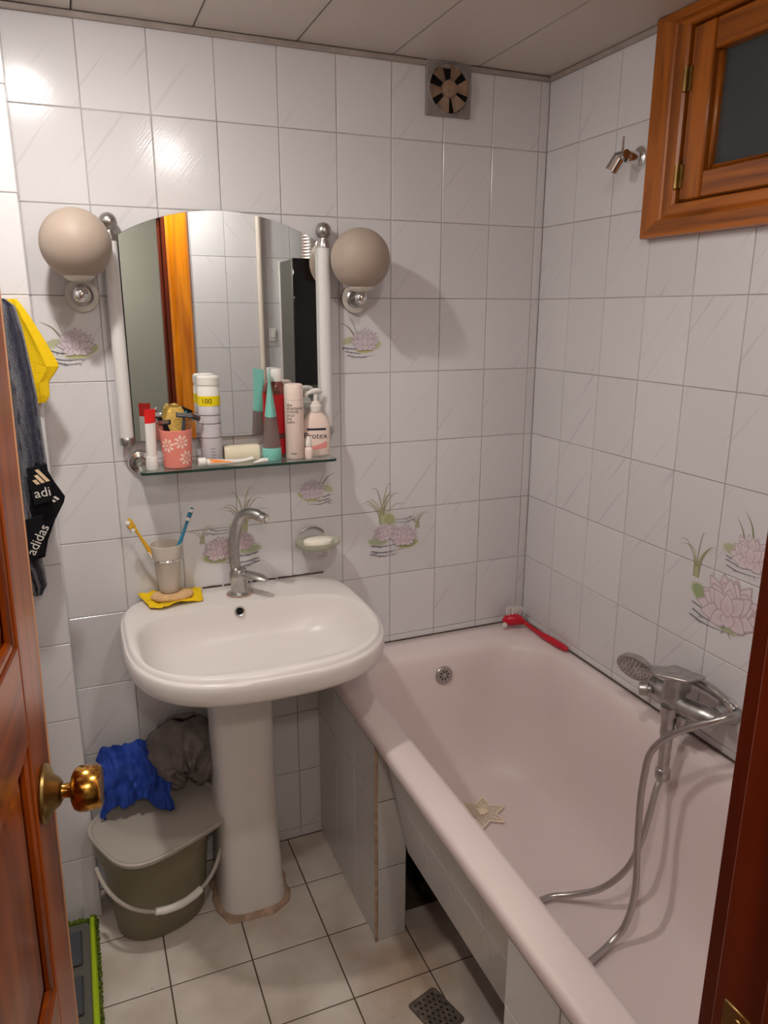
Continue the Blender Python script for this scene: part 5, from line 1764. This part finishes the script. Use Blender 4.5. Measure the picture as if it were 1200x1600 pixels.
ld = MB(loc=(-1.225, -0.15, 0.294))
LMx = Matrix.Translation((-1.212, -0.160, 0.297)) @ Matrix.Rotation(R(25), 4, 'Z') @ Matrix.Rotation(R(1.5), 4, 'X')
ld.M = LMx
le = lambda a, b, z: supell(0, 0, a, b, b, 3.6, 3.6, z, 64)
ld.loft([le(0.155, 0.121, 0.000), le(0.171, 0.134, -0.001), le(0.174, 0.137, 0.004), le(0.174, 0.137, 0.011), le(0.171, 0.134, 0.0135), le(0.166, 0.129, 0.0125), le(0.163, 0.126, 0.007), le(0.120, 0.090, 0.007), le(0.03, 0.02, 0.008)], True, True, True)
tag(ld.build('lid', 'lid', ang=50), 'milky rounded plastic lid lying askew on the bucket', 'lid')

def fold_noise(x, y, seed):
    w = noise.noise(Vector((x*0.7, y*0.7, seed)))
    a = 1 - 2.2*abs(noise.noise(Vector((x + 0.9*w, y*0.55 + 0.5*w, seed + 4.0))))
    b = 1 - 2.2*abs(noise.noise(Vector((x*2.1 - w, y*1.3 + w, seed + 9.0))))
    return 0.65*a + 0.35*b
def rag(name, m, label, loc, spine, nu, nv, seed, amp, hem, scale=(16, 16)):
    """a crumpled rag: spine(u, v) is its resting surface, pushed out into folds, edges ragged"""
    mb = MB(loc=loc)
    P = [[None]*(nv+1) for _ in range(nu+1)]
    for i in range(nu + 1):
        for k in range(nv + 1):
            u, v = i/nu, k/nv
            u2 = u + hem*noise.noise(Vector((v*5, seed, 1 if u < .5 else 7)))*(abs(2*u-1)**3)
            v2 = v + hem*1.4*noise.noise(Vector((u*4.5, seed + 3, 1 if v < .5 else 7)))*(abs(2*v-1)**3)
            P[i][k] = (u2, v2)
    Q = {}
    for i in range(nu + 1):
        for k in range(nv + 1):
            u, v = P[i][k]
            p = Vector(spine(u, v)); e = 1e-3
            n = (Vector(spine(u + e, v)) - p).cross(Vector(spine(u, v + e)) - p)
            n.normalize()
            if n.y > 0 and abs(n.y) > 0.2: n = -n
            elif abs(n.y) <= 0.2 and n.z < 0: n = -n
            q = p + n*amp*(0.35 + fold_noise(u*scale[0]*0.25, v*scale[1]*0.25, seed))
            q.y = min(q.y, -0.007)
            Q[i, k] = mb.v(q)
    for i in range(nu):
        for k in range(nv):
            mb.f([Q[i, k], Q[i+1, k], Q[i+1, k+1], Q[i, k+1]])
    o = mb.build(name, m, ang=80, recalc=False)
    sm = o.modifiers.new('thickness', 'SOLIDIFY'); sm.thickness = 0.0025; sm.offset = -1
    return tag(o, label, 'cloth')
def blue_spine(u, v):
    x = -1.352 + 0.165*u + 0.012*math.sin(v*3)
    t = v*1.25
    z = 0.318 + 0.120*math.cos(min(PI/2, max(0, t - 0.15)*1.4)) + 0.030*math.sin(u*PI) - 0.012*u
    z = max(z, 0.316)
    y = -0.030 - 0.075*math.sin(min(PI/2, t*1.25)) - 0.03*max(0, v - 0.7) - 0.028*u
    return (x, y, z)
def grey_spine(u, v):
    # a thick twist of cloth: an arch from the blue rag over to the pedestal
    a = PI*(0.93 - 0.90*u)
    cx_, cz_ = -1.128, 0.345
    x = cx_ + 0.072*math.cos(a); zc = cz_ + 0.105*math.sin(a)
    r = 0.040 + 0.012*math.sin(u*PI)
    b = 2*PI*v
    dx, dz = math.cos(a), math.sin(a)
    return (x + r*dx*math.cos(b), -0.058 - r*1.05*math.sin(b), max(0.3135, zc + r*dz*math.cos(b)))
rag('cloth', 'grey_cloth', 'crumpled grey cloth heaped on the bucket lid against the pedestal', (-1.128, -0.06, 0.312), grey_spine, 84, 72, 3.1, 0.027, 0.0, (22, 44))
rag('cloth', 'blue_cloth', 'crumpled blue cloth on the bucket lid beside the door knob', (-1.27, -0.08, 0.312), blue_spine, 64, 52, 8.4, 0.021, 0.10, (20, 15))

# ------------------------------------------------------------------ flat mop
t = thing('flat_mop', 'lime green and grey flat mop head on the floor by the door', 'mop', (-1.46, -0.36, 0))
mb = MB(t)
mb.loft([rrect(-1.525, -1.420, -0.62, -0.135, 0.012, z, 5) for z in (0.012, 0.020)], True, True, True)
mb.build('plate', 'mop_grey')
for k in range(3):
    y1_ = -0.165 - 0.15*k
    mb = MB(t)
    mb.box((-1.505, y1_ - 0.115, 0.0205), (-1.438, y1_, 0.030), 0.004)
    mb.build('plate_rib', 'grey_pl')
mb = MB(t)
mb.box((-1.4185, -0.620, 0.006), (-1.404, -0.128, 0.030), 0.004)
mb.build('edge_strip', 'lime')
mb = MB(t)
mb.box((-1.524, -0.1335, 0.004), (-1.420, -0.124, 0.026), 0.003)
mb.build('end_strip', 'fringe')
mb = MB(t)
for k in range(150):
    y = -0.62 + 0.496*k/149 + rt.uniform(-0.002, 0.002)
    x = -1.402 + rt.uniform(-0.0015, 0.004)
    mb.sphere((x, y, rt.uniform(0.004, 0.02)), rt.uniform(0.0032, 0.0048), 6, 4)
for k in range(60):
    x = -1.525 + 0.122*k/59
    mb.sphere((x, -0.119 + rt.uniform(-0.004, 0.002), rt.uniform(0.004, 0.022)), rt.uniform(0.0035, 0.005), 6, 4)
mb.build('fringe', 'fringe', kind='stuff')

# ------------------------------------------------------------------ towels on the pier
def hang(name, m, zs, lf_, rt__, th, yc, label, cat, seed, waves=3):
    """folded fabric hanging in a column: closed wavy cross-sections from top to hem"""
    mb = MB(loc=((lf_[0] + rt__[0])/2, yc, zs[-1]))
    n = 72
    rings = []
    Zs = []
    for a in range(len(zs) - 1):
        for k in range(9):
            u = k/9
            us = u*u*(3 - 2*u)
            Zs.append((zs[a] + (zs[a+1]-zs[a])*u, lf_[a] + (lf_[a+1]-lf_[a])*us, rt__[a] + (rt__[a+1]-rt__[a])*u, th[a] + (th[a+1]-th[a])*u))
    Zs.append((zs[-1], lf_[-1], rt__[-1], th[-1]))
    for z, x0, x1, tt in Zs:
        row = []
        for j in range(n):
            fr = j/(n/2)
            front = fr < 1
            u = fr if front else 2 - fr
            x = x0 + (x1 - x0)*u
            ph = u*waves*2*PI + seed + 1.6*noise.noise(Vector((u*2, z*5, seed)))
            wv = 0.75*(1 - 2*abs(math.sin(ph*0.5))**0.7) + 0.5*noise.noise(Vector((u*5, z*9, seed*3))) + 0.18*noise.noise(Vector((u*40, z*220, seed*5)))
            e = math.sqrt(max(0.0, 1 - (2*u - 1)**2))**0.6
            y = yc + (-tt*e*(0.75 + 0.45*wv) if front else tt*0.5*e)
            row.append((x, min(y, -0.1045), z))
        rings.append(row)
    mb.loft(rings, True, True, True)
    return tag(mb.build(name, m, ang=75), label, cat)
tw = hang('towel', 'black_towel', [1.640, 1.625, 1.58, 1.50, 1.44, 1.32, 1.21, 1.11, 1.065, 1.03, 0.995, 0.972],
     [-1.462, -1.475, -1.49, -1.50, -1.50, -1.505, -1.505, -1.50, -1.485, -1.47, -1.46, -1.452],
     [-1.432, -1.415, -1.406, -1.398, -1.393, -1.390, -1.388, -1.402, -1.424, -1.420, -1.419, -1.432],
     [0.012, 0.022, 0.028, 0.034, 0.038, 0.044, 0.046, 0.042, 0.034, 0.028, 0.024, 0.014], -0.150, 'dark navy terry towel hanging on the pier behind the door', 'towel', 1.3, 3)
# the flap with the printed border that swings out of the towel
mb = MB(tw); mb.o = tw.location.copy()
fl_o = [(-1.412, 1.292), (-1.392, 1.285), (-1.378, 1.248), (-1.359, 1.208), (-1.362, 1.196), (-1.384, 1.160), (-1.403, 1.118), (-1.414, 1.075), (-1.430, 1.068), (-1.440, 1.10), (-1.436, 1.18), (-1.424, 1.25)]
mb.loft([[(x, -0.178 - 0.010*math.sin(i*1.3), z) for i, (x, z) in enumerate(fl_o)], [(x, -0.186 - 0.012*math.sin(i*1.3), z) for i, (x, z) in enumerate(fl_o)]], True, True, True)
flp = mb.build('border_flap', 'black_fab', parent=tw, ang=30)
YF = -0.2035
def slant(cx, cz, ang, s=1.0):
    ca_, sa_ = math.cos(ang), math.sin(ang)
    return lambda x, y: (cx + (x*ca_ - y*sa_)*s, YF - 0.0006, cz + (x*sa_ + y*ca_)*s)
def quad(mbx, pl, pts):
    mbx.f([mbx.v(pl(*p)) for p in pts])
# woven patches of the band (the logo patch and lettering sit on them)
for nm, pts in (('logo_patch', [(-1.430, 1.282), (-1.388, 1.290), (-1.384, 1.208), (-1.422, 1.200)]), ('band_patch', [(-1.452, 1.165), (-1.408, 1.176), (-1.412, 1.085), (-1.446, 1.078)])):
    mb = MB(tw); mb.o = tw.location.copy()
    mb.loft([[(x, YF + 0.012, z) for x, z in pts], [(x, YF, z) for x, z in pts]], True, True, True)
    mb.build(nm, 'black_fab', parent=tw, smooth=False)
mb = MB(tw); mb.o = tw.location.copy()
pl = slant(-1.404, 1.248, 0.25)
for k, h in enumerate((0.012, 0.021, 0.032)):
    x = -0.013 + 0.0105*k
    quad(mb, pl, [(x + 0.004, 0), (x + 0.0115, 0), (x + 0.0115 - h*0.42, h), (x + 0.004 - h*0.42, h)])
mb.build('three_stripe_logo', 'ink_sand', parent=tw, smooth=False)
mb = MB(tw); mb.o = tw.location.copy()
text_mb(mb, 'adidas', 0.030, slant(-1.419, 1.216, 0.12), align='LEFT')
mb.V = [Vector((min(v.x, -1.3845), v.y, v.z)) for v in mb.V]
text_mb(mb, 'adidas', 0.030, slant(-1.434, 1.084, 1.05), align='LEFT')
mb.build('lettering', 'ink_white', parent=tw, smooth=False)
mb = MB(tw); mb.o = tw.location.copy()
pl = slant(-1.377, 1.205, 0.5)
for k in range(2):
    quad(mb, pl, [(-0.006 + 0.009*k, 0), (-0.001 + 0.009*k, 0), (-0.005 + 0.009*k, 0.011), (-0.010 + 0.009*k, 0.011)])
mb.V = [Vector((v.x, -0.1995, v.z)) for v in mb.V]
mb.build('stripe_logo', 'ink_white', parent=tw, smooth=False)
hang('cloth', 'yellow_towel', [1.640, 1.622, 1.596, 1.545, 1.505, 1.495, 1.480, 1.462, 1.430, 1.415],
     [-1.432, -1.440, -1.445, -1.445, -1.440, -1.435, -1.430, -1.428, -1.420, -1.405],
     [-1.412, -1.400, -1.386, -1.362, -1.345, -1.342, -1.352, -1.366, -1.368, -1.378],
     [0.006, 0.010, 0.012, 0.014, 0.014, 0.014, 0.013, 0.012, 0.010, 0.006], -0.119, 'bright yellow cloth hanging behind the navy towel', 'cloth', 4.0, 2)
t = thing('towel_hook', 'small chrome hook on the pier carrying the towels', 'hook', (-1.462, -0.104, 1.61))
mb = MB(t)
mb.lathe([(0.014, 0), (0.014, 0.004), (0.006, 0.006), (0.0005, 0.0065)], 18, at=(-1.462, -0.1035, 1.628), axis=(0, -1, 0))
mb.build('plate', 'chrome2')
mb = MB(t)
mb.tube(smooth_path([(-1.462, -0.108, 1.628), (-1.462, -0.140, 1.622), (-1.462, -0.160, 1.624), (-1.462, -0.170, 1.636)], 4), 0.004, 10)
mb.build('prong', 'chrome2')

# ------------------------------------------------------------------ near wall fittings seen in the mirror
t = MB(loc=(-0.475, NEAR_Y + 0.02, 0.7))
t.tube([(-0.470, NEAR_Y + 0.024, 0.66), (-0.470, NEAR_Y + 0.024, CZ - 0.02)], 0.0125, 16)
tag(t.build('water_pipe', 'pipe'), 'cream painted vertical pipe reflected in the mirror', 'pipe')
t = thing('water_heater', 'black fronted gas water heater with silver duct, reflected in the mirror', 'water heater', (-0.20, NEAR_Y + 0.12, 1.2))
HX0, HX1, HZ0, HZ1 = -0.372, -0.045, 1.185, 1.835
mb = MB(t); mb.box((HX0, NEAR_Y + 0.012, HZ0), (HX1, NEAR_Y + 0.215, HZ1), 0.004); mb.build('casing', 'heater_side')
mb = MB(t); mb.box((HX0 + 0.001, NEAR_Y + 0.2155, HZ0 + 0.10), (HX1 - 0.001, NEAR_Y + 0.230, HZ1 + 0.004), 0.003); mb.build('front_panel', 'heater')
mb = MB(t); mb.box((HX0 - 0.004, NEAR_Y + 0.001, HZ0), (HX1 + 0.004, NEAR_Y + 0.0115, HZ1 + 0.002), 0.002); mb.build('back_frame', 'white')
for x in (-0.255, -0.165):
    mb = MB(t); mb.lathe([(0.017, 0), (0.018, 0.004), (0.015, 0.018), (0.0005, 0.0185)], 24, at=(x, NEAR_Y + 0.2155, HZ0 + 0.055), axis=(0, 1, 0)); mb.build('control_knob', 'white')
t2 = MB(loc=(-0.24, NEAR_Y + 0.12, HZ1))
dp = [(-0.245, NEAR_Y + 0.12, HZ1 + 0.001 + 0.0045*k) for k in range(90)]
t2.tube([p for p in dp if p[2] < CZ - 0.004], [0.060 if k % 3 else 0.0565 for k in range(len([p for p in dp if p[2] < CZ - 0.004]))], 28)
tag(t2.build('flue_duct', 'foil', ang=80), 'corrugated silver flue duct rising from the water heater', 'duct')
t = thing('wall_switch', 'small white switch on the tiles beside the reflected water heater', 'switch', (-0.42, NEAR_Y, 1.5))
mb = MB(t); mb.box((-0.434, NEAR_Y + 0.0005, 1.475), (-0.398, NEAR_Y + 0.010, 1.535), 0.003); mb.build('plate', 'white')
mb = MB(t); mb.box((-0.427, NEAR_Y + 0.0102, 1.490), (-0.405, NEAR_Y + 0.014, 1.520), 0.002); mb.build('rocker', 'white')
